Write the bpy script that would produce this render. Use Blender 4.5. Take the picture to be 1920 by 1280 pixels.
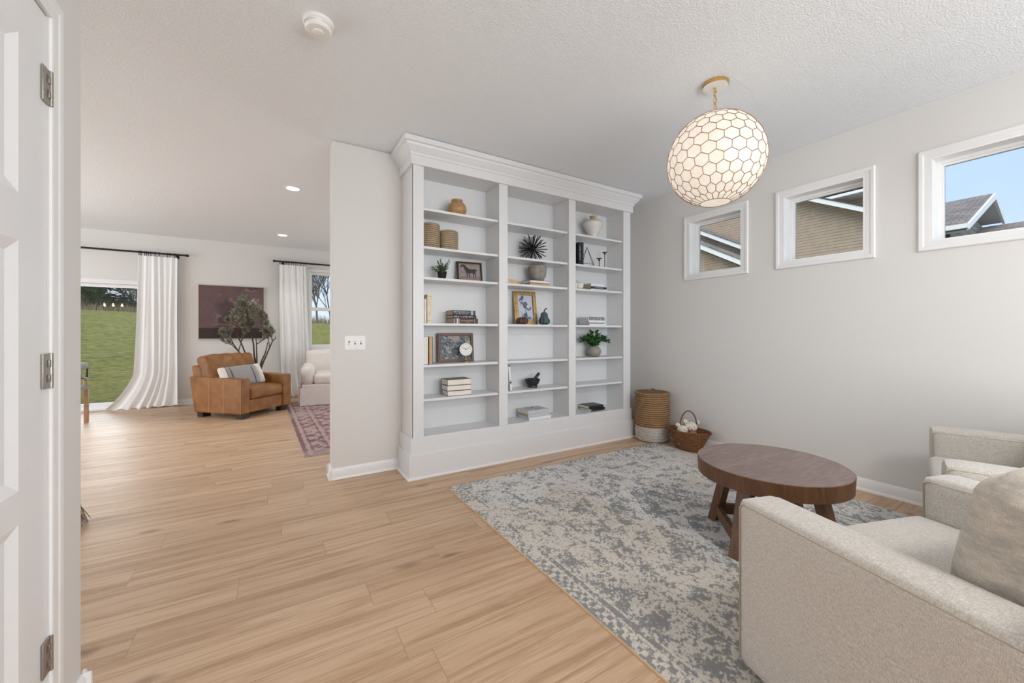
import bpy, math, random
import numpy as np
from mathutils import Vector, Matrix
D = bpy.data; SC = bpy.context.scene; COL = SC.collection
R = math.radians; PI = math.pi; rnd = random.Random(7)
for o in list(D.objects): D.objects.remove(o)

# ------------------------------------------------------------------ camera
cam = D.cameras.new('camera'); co = D.objects.new('camera', cam); COL.objects.link(co)
cam.sensor_fit = 'HORIZONTAL'; cam.sensor_width = 36; cam.lens = 741/1920*36
cam.shift_y = -17/1920; cam.clip_start = 0.02; cam.clip_end = 400
co.location = (0, 0, 1.186); co.rotation_euler = (R(90), 0, R(58.76-90)); SC.camera = co

# ------------------------------------------------------------------ world, exposure, daylight, added fill lamps
SC.view_settings.view_transform = 'Standard'; SC.view_settings.look = 'None'
SC.view_settings.gamma = 1; SC.view_settings.use_curve_mapping = False
SC.view_settings.exposure = 0.19
cy = SC.cycles
cy.use_denoising = True; cy.max_bounces = 10; cy.diffuse_bounces = 6; cy.glossy_bounces = 4
cy.transmission_bounces = 8; cy.transparent_max_bounces = 12; cy.sample_clamp_indirect = 6
cy.caustics_reflective = False; cy.caustics_refractive = False
w = D.worlds.new('sky'); SC.world = w; w.use_nodes = True
nt = w.node_tree; N = nt.nodes; L = nt.links; N.clear()
wo = N.new('ShaderNodeOutputWorld'); bg = N.new('ShaderNodeBackground'); tc = N.new('ShaderNodeTexCoord')
sp = N.new('ShaderNodeSeparateXYZ'); rp = N.new('ShaderNodeValToRGB'); nz = N.new('ShaderNodeTexNoise'); mx = N.new('ShaderNodeMix')
mx.data_type = 'RGBA'; nz.inputs['Scale'].default_value = 3.0; nz.inputs['Detail'].default_value = 6
L.new(tc.outputs['Generated'], sp.inputs[0]); L.new(sp.outputs['Z'], rp.inputs[0]); L.new(tc.outputs['Generated'], nz.inputs['Vector'])
e = rp.color_ramp.elements; e[0].position = 0.0; e[0].color = (.80, .90, 1, 1); e[1].position = .5; e[1].color = (.42, .62, .95, 1)
m2 = e = rp.color_ramp.elements.new(.14); m2.color = (.60, .77, .98, 1)
cr = N.new('ShaderNodeValToRGB'); cr.color_ramp.elements[0].position = .5; cr.color_ramp.elements[1].position = .75
L.new(nz.outputs['Fac'], cr.inputs[0])
sc_ = N.new('ShaderNodeMath'); sc_.operation = 'MULTIPLY'; sc_.inputs[1].default_value = .35
L.new(cr.outputs[0], sc_.inputs[0]); L.new(sc_.outputs[0], mx.inputs['Factor'])
L.new(rp.outputs[0], mx.inputs['A']); mx.inputs['B'].default_value = (.95, .97, 1, 1)
L.new(mx.outputs['Result'], bg.inputs[0]); bg.inputs[1].default_value = 1.0; L.new(bg.outputs[0], wo.inputs[0])

def area(name, loc, rot, sx, sy, power, col=(1, 1, 1)):
    l = D.lights.new(name, 'AREA'); l.shape = 'RECTANGLE'; l.size = sx; l.size_y = sy; l.energy = power; l.color = col
    o = D.objects.new(name, l); COL.objects.link(o); o.location = loc; o.rotation_euler = rot; return o
DAY = (.93, .972, 1.0)
area('window_daylight', (1.9, -2.75, 1.55), (R(122), 0, 0), 3.4, 2.1, 112, DAY)          # fill lamp added behind the camera, tilted up to brighten the ceiling
area('window_daylight', (-4.8, 5.2, 1.45), (R(112), 0, R(-90)), 4.2, 2.1, 92, DAY)        # added fill lamp, outside an unseen opening on the dining side
area('window_daylight', (4.1, 6.0, 1.5), (R(112), 0, R(90)), 2.6, 1.8, 50, DAY)            # added fill lamp for the living room, source out of view
area('window_daylight', (-2.7, 8.75, 1.05), (R(-95), 0, 0), 1.9, 1.8, 34, DAY)            # patio door daylight
area('window_daylight', (-1.9, -2.75, 1.4), (R(105), 0, 0), 1.6, 2.0, 18, DAY)             # small added fill lamp at an unseen opening on the hall side
fl_ = area('foyer_ceiling_light', (1.5, -1.3, 2.70), (0, 0, 0), .5, .5, 40, (1, .96, .92))  # unseen lamp added to brighten the armchair tops and near floor
sun = D.lights.new('sun', 'SUN'); sun.energy = 3.4; sun.angle = R(70); sun.color = (1, .96, .90)
so = D.objects.new('sun', sun); COL.objects.link(so); so.rotation_euler = Vector((.55, .30, -.80)).to_track_quat('-Z', 'Y').to_euler()

# ------------------------------------------------------------------ materials
class NT:
    def __init__(s, name):
        s.m = D.materials.new(name); s.m.use_nodes = True; s.t = s.m.node_tree; s.t.nodes.clear()
        s.o = s.n('ShaderNodeOutputMaterial'); s.c = None
    def n(s, t, **k):
        x = s.t.nodes.new(t)
        for a, b in k.items():
            if a.startswith('i_'):
                x.inputs[a[2:].replace('_', ' ')].default_value = b
            else: setattr(x, a, b)
        return x
    def l(s, a, b): s.t.links.new(a, b)
    def coord(s, scale=(1, 1, 1), rot=(0, 0, 0), which='Object'):
        if not s.c: s.c = s.n('ShaderNodeTexCoord')
        mp = s.n('ShaderNodeMapping'); mp.inputs['Scale'].default_value = scale; mp.inputs['Rotation'].default_value = rot
        s.l(s.c.outputs[which], mp.inputs[0]); return mp.outputs[0]
    def noise(s, scale, vec=None, detail=4, rough=.55, dist=0):
        x = s.n('ShaderNodeTexNoise'); x.inputs['Scale'].default_value = scale; x.inputs['Detail'].default_value = detail
        x.inputs['Roughness'].default_value = rough; x.inputs['Distortion'].default_value = dist
        s.l(vec if vec is not None else s.coord(), x.inputs['Vector']); return x.outputs['Fac']
    def ramp(s, fac, *stops):
        r = s.n('ShaderNodeValToRGB'); el = r.color_ramp.elements
        while len(el) < len(stops): el.new(.5)
        for q, (p, c) in zip(el, stops): q.position = p; q.color = (*c, 1) if len(c) == 3 else c
        s.l(fac, r.inputs[0]); return r.outputs[0]
    def mix(s, fac, a, b, mode='MIX'):
        x = s.n('ShaderNodeMix', data_type='RGBA', blend_type=mode)
        for v, k in ((fac, 'Factor'), (a, 'A'), (b, 'B')):
            if isinstance(v, (int, float)): x.inputs[k].default_value = v
            elif isinstance(v, tuple): x.inputs[k].default_value = (*v, 1)
            else: s.l(v, x.inputs[k])
        return x.outputs['Result']
    def math(s, op, a, b=0):
        x = s.n('ShaderNodeMath', operation=op)
        for i, v in enumerate((a, b)):
            if isinstance(v, (int, float)): x.inputs[i].default_value = v
            else: s.l(v, x.inputs[i])
        return x.outputs[0]
    def bsdf(s, color, rough=.5, metal=0, bump=None, bs=.3, bd=.002, **k):
        p = s.n('ShaderNodeBsdfPrincipled')
        if isinstance(color, tuple): p.inputs['Base Color'].default_value = (*color, 1)
        else: s.l(color, p.inputs['Base Color'])
        if isinstance(rough, (int, float)): p.inputs['Roughness'].default_value = rough
        else: s.l(rough, p.inputs['Roughness'])
        p.inputs['Metallic'].default_value = metal
        for a, b in k.items(): p.inputs[a.replace('_', ' ')].default_value = b
        if bump is not None:
            b = s.n('ShaderNodeBump'); b.inputs['Strength'].default_value = bs; b.inputs['Distance'].default_value = bd
            s.l(bump, b.inputs['Height']); s.l(b.outputs[0], p.inputs['Normal'])
        s.l(p.outputs[0], s.o.inputs[0]); return s.m
def plain(name, c, rough=.5, metal=0, var=.06, sc=18, **k):
    t = NT(name); f = t.noise(sc)
    a = tuple(max(0, x*(1-var)) for x in c); b = tuple(min(1, x*(1+var)) for x in c)
    return t.bsdf(t.ramp(f, (.3, a), (.7, b)), rough, metal, **k)

M = {}
t = NT('wall_paint'); M['wall'] = t.bsdf((.70, .685, .668), .55, bump=t.noise(180), bs=.05)
t = NT('textured_ceiling'); v = t.coord(); n1 = t.noise(110, v, 3, .6); n2 = t.noise(210, v, 2, .5)
bp = t.mix(.5, t.ramp(n1, (.42, (0, 0, 0)), (.62, (1, 1, 1))), n2)
M['ceil'] = t.bsdf((.855, .885, .92), .75, bump=bp, bs=.9, bd=.004)
M['trim'] = plain('white_trim', (.80, .80, .80), .32, var=.01)
M['case'] = plain('white_cabinet_paint', (.73, .735, .745), .38, var=.01)
M['door'] = plain('white_door_paint', (.77, .775, .785), .35, var=.01)
M['vinyl'] = plain('white_vinyl', (.86, .865, .87), .3, var=.01)
# oak plank floor
t = NT('oak_planks'); v = t.coord()
br = t.n('ShaderNodeTexBrick')
sx_ = t.n('ShaderNodeSeparateXYZ'); t.l(v, sx_.inputs[0]); wn = t.n('ShaderNodeTexWhiteNoise', noise_dimensions='1D')
t.l(t.math('FLOOR', t.math('DIVIDE', sx_.outputs[1], .178)), wn.inputs['W'])
cb = t.n('ShaderNodeCombineXYZ'); t.l(t.math('ADD', sx_.outputs[0], t.math('MULTIPLY', wn.outputs['Value'], 1.22)), cb.inputs[0]); t.l(sx_.outputs[1], cb.inputs[1]); t.l(cb.outputs[0], br.inputs['Vector'])
br.offset = 0; br.squash = 1
br.inputs['Color1'].default_value = (0, 0, 0, 1); br.inputs['Color2'].default_value = (1, 1, 1, 1); br.inputs['Mortar'].default_value = (.5, .5, .5, 1)
for a, b in (('Scale', 1), ('Mortar Size', .0011), ('Mortar Smooth', .2), ('Brick Width', 1.22), ('Row Height', .178)): br.inputs[a].default_value = b
tone = t.ramp(br.outputs['Color'], (0, (.525, .355, .232)), (.5, (.665, .47, .318)), (1, (.60, .415, .277)))
off = t.n('ShaderNodeVectorMath', operation='MULTIPLY_ADD'); t.l(br.outputs['Color'], off.inputs[0]); off.inputs[1].default_value = (7, 5, 3); t.l(v, off.inputs[2])
g = t.n('ShaderNodeMapping'); g.inputs['Scale'].default_value = (1.0, 21, 1); t.l(off.outputs[0], g.inputs[0])
gr = t.noise(1.0, g.outputs[0], 8, .66, .7)
c1 = t.mix(t.ramp(gr, (.38, (.95, .95, .95)), (.56, (0, 0, 0))), tone, (.38, .225, .125))
g2 = t.n('ShaderNodeMapping'); g2.inputs['Scale'].default_value = (3, 60, 1); t.l(off.outputs[0], g2.inputs[0])
c2 = t.mix(.34, c1, t.ramp(t.noise(2, g2.outputs[0], 4, .7), (.3, (.3, .17, .09)), (.7, (.66, .47, .3))), 'MIX')
vk = t.n('ShaderNodeTexVoronoi'); vk.inputs['Scale'].default_value = 1; g3 = t.n('ShaderNodeMapping'); g3.inputs['Scale'].default_value = (1.5, 3.6, 1)
t.l(off.outputs[0], g3.inputs[0]); dn = t.n('ShaderNodeVectorMath', operation='ADD'); t.l(g3.outputs[0], dn.inputs[0])
nzc = t.n('ShaderNodeTexNoise'); nzc.inputs['Scale'].default_value = 9; t.l(v, nzc.inputs['Vector'])
sc2 = t.n('ShaderNodeVectorMath', operation='SCALE'); sc2.inputs['Scale'].default_value = .12; t.l(nzc.outputs['Color'], sc2.inputs[0]); t.l(sc2.outputs[0], dn.inputs[1])
t.l(dn.outputs[0], vk.inputs['Vector'])
c3 = t.mix(t.ramp(vk.outputs['Distance'], (.03, (.85, .85, .85)), (.13, (0, 0, 0))), c2, (.22, .125, .065))
c4 = t.mix(br.outputs['Fac'], c3, (.31, .20, .125))
M['floor'] = t.bsdf(c4, t.ramp(gr, (.3, (.46, .46, .46)), (.7, (.37, .37, .37))), bump=t.math('SUBTRACT', gr, br.outputs['Fac']), bs=.12, bd=.001)
# fabrics
def fabric(name, a, b, sc=(1, 1, 1), rough=.9, s1=140, blot=0, sheen=.3, dark=None):
    t = NT(name); v = t.coord(sc); f = t.noise(s1, v, 3, .7)
    w1 = t.noise(1, t.coord((520, 75, 700)), 2); w2 = t.noise(1, t.coord((75, 560, 110)), 2)
    h = t.math('ADD', w1, w2)
    c = t.ramp(t.math('ADD', t.math('MULTIPLY', f, .3), t.math('MULTIPLY', h, .35)), (.36, a), (.64, b))
    if blot: c = t.mix(t.ramp(t.noise(blot, t.coord((.9, 3, 9)), 6, .7), (.44, (0, 0, 0)), (.62, (.62, .62, .62))), c, dark or a)
    return t.bsdf(c, rough, bump=h, bs=.35, bd=.0015, Sheen_Weight=sheen)
M['linen'] = fabric('oatmeal_linen', (.36, .325, .28), (.70, .675, .635), (1, 3, 1), s1=150)
M['linen_pillow'] = fabric('streaked_linen', (.42, .375, .31), (.70, .64, .55), (1, 1, 9), s1=16, blot=4, dark=(.30, .285, .27))
M['seam'] = plain('tan_stitching', (.40, .33, .24), .9)
M['slip'] = fabric('white_slipcover', (.72, .66, .62), (.86, .81, .77), s1=20)
M['curtain'] = fabric('sheer_white_linen', (.83, .83, .83), (.90, .90, .90), s1=60)
t = NT('tan_leather'); f = t.noise(7); vr = t.n('ShaderNodeTexVoronoi'); vr.inputs['Scale'].default_value = 220; t.l(t.coord(), vr.inputs['Vector'])
M['leather'] = t.bsdf(t.ramp(f, (.3, (.19, .070, .015)), (.7, (.34, .150, .038))), .36, bump=t.math('ADD', t.math('MULTIPLY', t.noise(14, None, 5, .6, 1.5), 3), vr.outputs['Distance']), bs=.35, bd=.004)
M['seam_l'] = plain('leather_stitch', (.60, .33, .13), .6)
M['darkwood'] = plain('dark_wood', (.03, .015, .01), .4)
def wood(name, a, b, sc=(2, 14, 14), rough=.35):
    t = NT(name); f = t.noise(1.5, t.coord(sc), 7, .65, 1.5)
    return t.bsdf(t.ramp(f, (.3, a), (.7, b)), rough, bump=f, bs=.08)
M['walnut'] = wood('walnut_stain', (.066, .027, .011), (.150, .066, .026), (3, 20, 3), .5)
M['walnut_top'] = wood('walnut_top', (.15, .095, .082), (.245, .165, .148), (2.5, 14, 1), .27)  # lighter lavender colour stands in for window sheen on the tabletop
M['frame_br'] = wood('brown_frame_wood', (.09, .035, .02), (.19, .085, .05))
M['oak'] = wood('light_oak', (.36, .2, .1), (.52, .32, .18))
M['blockwood'] = wood('pale_wood_block', (.52, .36, .21), (.70, .52, .34))
M['brass'] = plain('aged_brass', (.62, .40, .15), .3, 1)
M['brasscan'] = plain('gold_canopy', (.72, .47, .16), .25, 1)
M['lattice'] = plain('brass_lattice', (.30, .17, .07), .4, .6)
M['nickel'] = plain('satin_nickel', (.40, .37, .33), .35, .9)
M['black'] = plain('matt_black', (.012, .012, .013), .45)
M['iron'] = plain('bronze_iron', (.06, .045, .03), .4, .7)
M['rod'] = plain('dark_bronze_rod', (.02, .012, .010), .4, .4)
M['gold'] = plain('gilt_frame', (.50, .335, .13), .32, .8, var=.3, sc=40)
M['plastic'] = plain('white_plastic', (.84, .835, .82), .35, var=.01)
M['dgrey'] = plain('grey_slot', (.12, .12, .12), .5)
M['paper'] = plain('page_paper', (.80, .755, .68), .8, sc=60)
M['agedpaper'] = plain('aged_paper', (.50, .41, .29), .8)
M['kraft'] = plain('tan_paper', (.58, .37, .20), .8)
M['soil'] = plain('soil', (.03, .02, .015), .9)
M['greencer'] = plain('tan_glaze', (.40, .23, .095), .3, var=.2, sc=30)
def glow(name, c, s):
    t = NT(name); e = t.n('ShaderNodeEmission'); e.inputs[0].default_value = (*c, 1); e.inputs[1].default_value = s
    t.l(e.outputs[0], t.o.inputs[0]); return t.m
M['lamp'] = glow('lit_lens', (1, .97, .92), 5); M['bulb'] = glow('warm_bulb', (1, .62, .25), 60)
M['bulbw'] = glow('lit_bulb', (1, .86, .68), 14)
t = NT('window_glass'); fr = t.n('ShaderNodeFresnel'); fr.inputs[0].default_value = 1.45
tr = t.n('ShaderNodeBsdfTransparent'); tr.inputs[0].default_value = (.97, .985, .98, 1); gl = t.n('ShaderNodeBsdfGlossy'); gl.inputs['Roughness'].default_value = 0
ms = t.n('ShaderNodeMixShader'); t.l(fr.outputs[0], ms.inputs[0]); t.l(tr.outputs[0], ms.inputs[1]); t.l(gl.outputs[0], ms.inputs[2]); t.l(ms.outputs[0], t.o.inputs[0])
M['glass'] = t.m
# capiz shell
t = NT('capiz_shell'); f = t.noise(14, None, 5, .6, 1); col = t.ramp(f, (.3, (.90, .85, .79)), (.7, (.985, .975, .96)))
a = t.n('ShaderNodeBsdfDiffuse'); b = t.n('ShaderNodeBsdfTranslucent'); c = t.n('ShaderNodeBsdfGlossy'); c.inputs['Roughness'].default_value = .3
rf = t.n('ShaderNodeBsdfRefraction'); rf.inputs['IOR'].default_value = 1.02; rf.inputs['Roughness'].default_value = .25
t.l(col, a.inputs[0]); t.l(col, b.inputs[0]); t.l(col, rf.inputs[0])
m1 = t.n('ShaderNodeMixShader'); m1.inputs[0].default_value = .6; t.l(a.outputs[0], m1.inputs[1]); t.l(b.outputs[0], m1.inputs[2])
m2 = t.n('ShaderNodeMixShader'); m2.inputs[0].default_value = .06; t.l(m1.outputs[0], m2.inputs[1]); t.l(c.outputs[0], m2.inputs[2])
t.l(m2.outputs[0], t.o.inputs[0]); M['shell'] = t.m
# vertex colour driven (rugs, paintings)
def vcol(name, rough=.95, bump=400, mottled=.5):
    t = NT(name); at = t.n('ShaderNodeAttribute', attribute_name='tint')
    f = t.noise(bump, None, 3, .7)
    c = t.mix(mottled, at.outputs['Color'], t.ramp(f, (.3, (.45, .45, .45)), (.7, (1, 1, 1))), 'MULTIPLY') if mottled else at.outputs['Color']
    return t.bsdf(c, rough, bump=f, bs=.5, bd=.003)
M['rug'] = vcol('woven_rug'); M['paint'] = vcol('oil_painting', .45, 60, .12); M['print'] = vcol('framed_print', .4, 200, .05)
def leafmat(name, a, b, sc=30):
    t = NT(name); f = t.noise(sc); return t.bsdf(t.ramp(f, (.3, a), (.7, b)), .5)
M['olive'] = leafmat('olive_leaf', (.09, .10, .055), (.46, .46, .37), 14); M['bark'] = plain('tree_bark', (.09, .06, .04), .9)
M['leaf'] = leafmat('green_leaf', (.012, .045, .015), (.06, .19, .045)); M['leafp'] = leafmat('small_plant_leaf', (.03, .07, .025), (.16, .24, .10))
M['conifer'] = leafmat('conifer_needles', (.03, .07, .03), (.15, .24, .10), 1.2); M['drygrass'] = leafmat('dry_grass', (.16, .11, .06), (.36, .28, .17), 5)
M['twig'] = plain('bare_twigs', (.10, .075, .06), .9)
# outside
t = NT('lawn_grass'); v = t.coord((.6, 1.5, 1)); f = t.noise(1.1, v, 6, .7); g = t.noise(5.0, t.coord((1, 2.6, 1)), 8, .82)
c = t.mix(t.ramp(g, (.40, (0, 0, 0)), (.60, (1, 1, 1))), (.085, .10, .006), (.38, .345, .07))
c = t.mix(t.ramp(f, (.52, (0, 0, 0)), (.72, (.6, .6, .6))), c, (.40, .32, .15))
M['lawn'] = t.bsdf(c, 1, bump=g, bs=1, bd=.08)
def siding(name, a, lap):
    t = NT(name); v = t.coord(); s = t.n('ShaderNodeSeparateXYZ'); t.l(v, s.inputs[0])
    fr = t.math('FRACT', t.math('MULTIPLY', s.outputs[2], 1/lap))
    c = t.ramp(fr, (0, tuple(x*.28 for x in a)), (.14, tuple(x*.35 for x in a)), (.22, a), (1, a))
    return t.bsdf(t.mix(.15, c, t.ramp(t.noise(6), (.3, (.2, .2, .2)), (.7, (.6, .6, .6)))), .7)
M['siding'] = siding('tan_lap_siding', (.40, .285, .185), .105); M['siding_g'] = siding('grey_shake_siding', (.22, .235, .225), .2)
t = NT('asphalt_shingles'); br = t.n('ShaderNodeTexBrick'); t.l(t.coord((1, 1, 1), (0, 0, R(90))), br.inputs['Vector'])
for a_, b_ in (('Scale', 1), ('Mortar Size', .012), ('Brick Width', .3), ('Row Height', .14)): br.inputs[a_].default_value = b_
br.inputs['Color1'].default_value = (.16, .135, .125, 1); br.inputs['Color2'].default_value = (.27, .23, .215, 1); br.inputs['Mortar'].default_value = (.06, .05, .05, 1)
M['shingle'] = t.bsdf(br.outputs['Color'], .9)
def weave(name, a, b, su, sv, dark):
    t = NT(name); v = t.coord(); s = t.n('ShaderNodeSeparateXYZ'); t.l(v, s.inputs[0])
    an = t.math('ARCTAN2', s.outputs[0], s.outputs[1])
    zz = t.math('ADD', t.math('MULTIPLY', s.outputs[2], sv), t.math('MULTIPLY', t.noise(4), .35))
    wa = t.math('SINE', t.math('MULTIPLY', zz, 2*PI))
    row = t.math('MULTIPLY', t.math('FLOOR', zz), PI)
    wb = t.math('SINE', t.math('ADD', t.math('MULTIPLY', an, su), row)) if su else t.noise(60, t.coord((1, 1, .3)))
    h = t.math('ADD', t.math('MULTIPLY', wa, .5), t.math('MULTIPLY', wb, .5))
    c = t.ramp(t.math('ADD', t.math('MULTIPLY', h, .5), .5), (.12, dark), (.45, a), (.85, b))
    c = t.mix(.5, c, t.ramp(t.noise(22), (.3, (.55, .55, .55)), (.7, (1, 1, 1))), 'MULTIPLY')
    return t.bsdf(c, .85, bump=h, bs=.8, bd=.006)
M['seagrass'] = weave('seagrass_coil', (.215, .115, .05), (.42, .25, .12), 0, 44, (.05, .025, .01))
M['whitecoil'] = weave('whitewashed_coil', (.56, .50, .45), (.72, .67, .62), 0, 60, (.30, .25, .20))
M['wicker'] = weave('brown_wicker', (.22, .09, .03), (.38, .18, .07), 44, 60, (.06, .02, .008))
M['rush'] = weave('rush_weave', (.50, .37, .23), (.76, .62, .43), 60, 60, (.16, .09, .045))
M['concrete'] = plain('stone_grey', (.27, .245, .22), .8, var=.25, sc=25); M['greypot'] = plain('grey_clay', (.30, .28, .255), .7, sc=50)
M['whiteglaze'] = plain('white_glaze', (.74, .70, .66), .25); M['tanneck'] = plain('sandy_neck', (.50, .36, .20), .8)
M['basalt'] = plain('black_granite', (.018, .018, .02), .4, var=.8, sc=160)
M['plum'] = plain('plum_gourd', (.075, .028, .028), .5, var=.6, sc=40); M['tealg'] = plain('teal_gourd', (.035, .075, .085), .5, var=.5, sc=30)
M['cream'] = plain('cream_cover', (.74, .66, .50), .6); M['wcover'] = plain('white_cover', (.78, .78, .79), .5); M['gcover'] = plain('light_grey_cover', (.55, .56, .58), .5)
M['blk'] = plain('black_cover', (.013, .014, .018), .4); M['navy'] = plain('navy_cover', (.015, .018, .085), .5); M['maroon'] = plain('maroon_cover', (.085, .035, .032), .5)
M['dkbrown'] = plain('dark_brown_cover', (.04, .02, .02), .5); M['ink'] = plain('black_ink', (.02, .02, .022), .6); M['wink'] = plain('white_ink', (.75, .75, .75), .6)
M['goldink'] = plain('gold_ink', (.62, .42, .18), .4); M['oliveco'] = plain('olive_grey_cover', (.22, .21, .17), .7); M['blueink'] = plain('blue_ink', (.30, .45, .6), .6)
M['plush'] = plain('cream_plush', (.72, .66, .58), 1, var=.15, sc=90); M['floral'] = plain('floral_cloth', (.48, .22, .11), .9, var=.7, sc=60)
M['pot_black'] = plain('black_pot', (.012, .013, .016), .5); M['dial'] = plain('clock_dial', (.80, .80, .80), .4, var=.01)
M['greyfab'] = fabric('grey_fabric', (.22, .215, .21), (.40, .39, .385)); M['whitefab'] = fabric('white_fabric', (.66, .62, .58), (.8, .77, .73)); M['bluegrey'] = plain('blue_grey_stripe', (.12, .125, .14), .9)
M['straw'] = plain('straw_fibre', (.30, .24, .17), .95, var=.6, sc=70)

# ------------------------------------------------------------------ mesh builder
class MB:
    def __init__(s): s.v = []; s.f = []; s.mi = []; s.cur = 0
    def add(s, vs, fs):
        b = len(s.v); s.v += [tuple(x) for x in vs]; s.f += [tuple(b+i for i in f) for f in fs]; s.mi += [s.cur]*len(fs); return s
    def box(s, x0, x1, y0, y1, z0, z1, mat=None):
        vs = [Vector((x, y, z)) for x in (x0, x1) for y in (y0, y1) for z in (z0, z1)]
        if mat: vs = [mat @ q for q in vs]
        return s.add(vs, [(0, 1, 3, 2), (4, 6, 7, 5), (0, 4, 5, 1), (2, 3, 7, 6), (0, 2, 6, 4), (1, 5, 7, 3)])
    def prism(s, pts, lo, hi, axis='z', mat=None):
        n = len(pts); f = {'z': lambda p, h: (p[0], p[1], h), 'y': lambda p, h: (p[0], h, p[1]), 'x': lambda p, h: (h, p[0], p[1])}[axis]
        vs = [Vector(f(p, lo)) for p in pts]+[Vector(f(p, hi)) for p in pts]
        if mat: vs = [mat @ q for q in vs]
        return s.add(vs, [tuple(range(n-1, -1, -1)), tuple(range(n, 2*n))]+[(i, (i+1) % n, n+(i+1) % n, n+i) for i in range(n)])
    def tube(s, pts, r, n=8, caps=True, closed=False):
        pts = [Vector(p) for p in pts]; m = len(pts); rs = r if isinstance(r, (list, tuple)) else [r]*m; vs = []
        up = None
        for i, p in enumerate(pts):
            a = pts[(i-1) % m] if (i or closed) else p; b = pts[(i+1) % m] if (i < m-1 or closed) else p
            d = (b-a).normalized()
            if up is None: up = Vector((0, 0, 1)) if abs(d.z) < .9 else Vector((1, 0, 0))
            x = d.cross(up).normalized(); y = x.cross(d).normalized(); up = y
            for k in range(n):
                t = 2*PI*k/n; vs.append(p+(x*math.cos(t)+y*math.sin(t))*rs[i])
        fs = [(i*n+k, i*n+(k+1) % n, ((i+1) % m)*n+(k+1) % n, ((i+1) % m)*n+k) for i in range(m if closed else m-1) for k in range(n)]
        if caps and not closed: fs += [tuple(range(n-1, -1, -1)), tuple((m-1)*n+k for k in range(n))]
        return s.add(vs, fs)
    def lathe(s, prof, c=(0, 0, 0), n=32, rib=0, ribn=0, sx=1, sy=1, caps=True):
        vs = []
        for r, z in prof:
            for k in range(n):
                t = 2*PI*k/n; q = r*(1+rib*(abs(math.cos(ribn*t/2))-.6)) if ribn else r
                vs.append((c[0]+q*math.cos(t)*sx, c[1]+q*math.sin(t)*sy, c[2]+z))
        m = len(prof)
        fs = [(i*n+k, i*n+(k+1) % n, (i+1)*n+(k+1) % n, (i+1)*n+k) for i in range(m-1) for k in range(n)]
        if caps and prof[0][0] > 1e-5: fs.append(tuple(range(n-1, -1, -1)))
        if caps and prof[-1][0] > 1e-5: fs.append(tuple((m-1)*n+k for k in range(n)))
        return s.add(vs, fs)
    def grid(s, fn, nu, nv):
        vs = [fn(i/nu, j/nv) for j in range(nv+1) for i in range(nu+1)]
        return s.add(vs, [(j*(nu+1)+i, j*(nu+1)+i+1, (j+1)*(nu+1)+i+1, (j+1)*(nu+1)+i) for j in range(nv) for i in range(nu)])
    def soft(s, c, size, r, bulge=(0, 0, 0), n=10, mat=None, wob=0, seed=0):
        """rounded, slightly puffed box: cushions, arms"""
        sx, sy, sz = [q/2 for q in size]; rr = random.Random(seed); ph = [rr.uniform(0, 6) for _ in range(6)]
        for ax in range(3):
            for sg in (-1, 1):
                def fn(u, v, ax=ax, sg=sg):
                    a = -1+2*u; b = -1+2*v; a = math.sin(a*PI/2)*.35+a*.65; b = math.sin(b*PI/2)*.35+b*.65
                    p = [0, 0, 0]; p[ax] = sg; p[(ax+1) % 3] = a*sg; p[(ax+2) % 3] = b
                    q = Vector((p[0]*sx, p[1]*sy, p[2]*sz))
                    i = Vector((max(-sx+r, min(sx-r, q.x)), max(-sy+r, min(sy-r, q.y)), max(-sz+r, min(sz-r, q.z))))
                    d = q-i; q = i+d.normalized()*r if d.length > 1e-9 else q
                    bl = bulge[ax]*(1-a*a)*(1-b*b); q[ax] += sg*bl
                    if wob:
                        q += Vector((math.sin(q.y*31+ph[0])+math.sin(q.z*37+ph[1]), math.sin(q.x*33+ph[2])+math.sin(q.z*29+ph[3]), math.sin(q.x*35+ph[4])+math.sin(q.y*27+ph[5])))*wob
                    q = Vector(c)+q
                    return mat @ q if mat else q
                s.grid(fn, n, n)
        return s
    def ball(s, c, rx, ry=None, rz=None, n=16):
        ry = ry or rx; rz = rz or rx
        prof = [(math.sin(PI*i/(n//2)), -math.cos(PI*i/(n//2))) for i in range(n//2+1)]
        vs = []; m = len(prof)
        for r, z in prof:
            for k in range(n): t = 2*PI*k/n; vs.append((c[0]+r*math.cos(t)*rx, c[1]+r*math.sin(t)*ry, c[2]+z*rz))
        return s.add(vs, [(i*n+k, i*n+(k+1) % n, (i+1)*n+(k+1) % n, (i+1)*n+k) for i in range(m-1) for k in range(n)])
    def leaf(s, p, d, up, l, w_):
        p = Vector(p); d = Vector(d).normalized(); x = d.cross(Vector(up)); x = x.normalized() if x.length > 1e-4 else Vector((1, 0, 0)); nn = x.cross(d)
        a, b, c, e_ = p, p+d*l*.45+x*w_/2+nn*l*.06, p+d*l, p+d*l*.45-x*w_/2+nn*l*.06
        m_ = p+d*l*.45-nn*l*.03
        return s.add([a, b, c, e_, m_], [(0, 1, 4), (1, 2, 4), (0, 4, 3), (4, 2, 3)])
SMOOTH = 40
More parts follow.
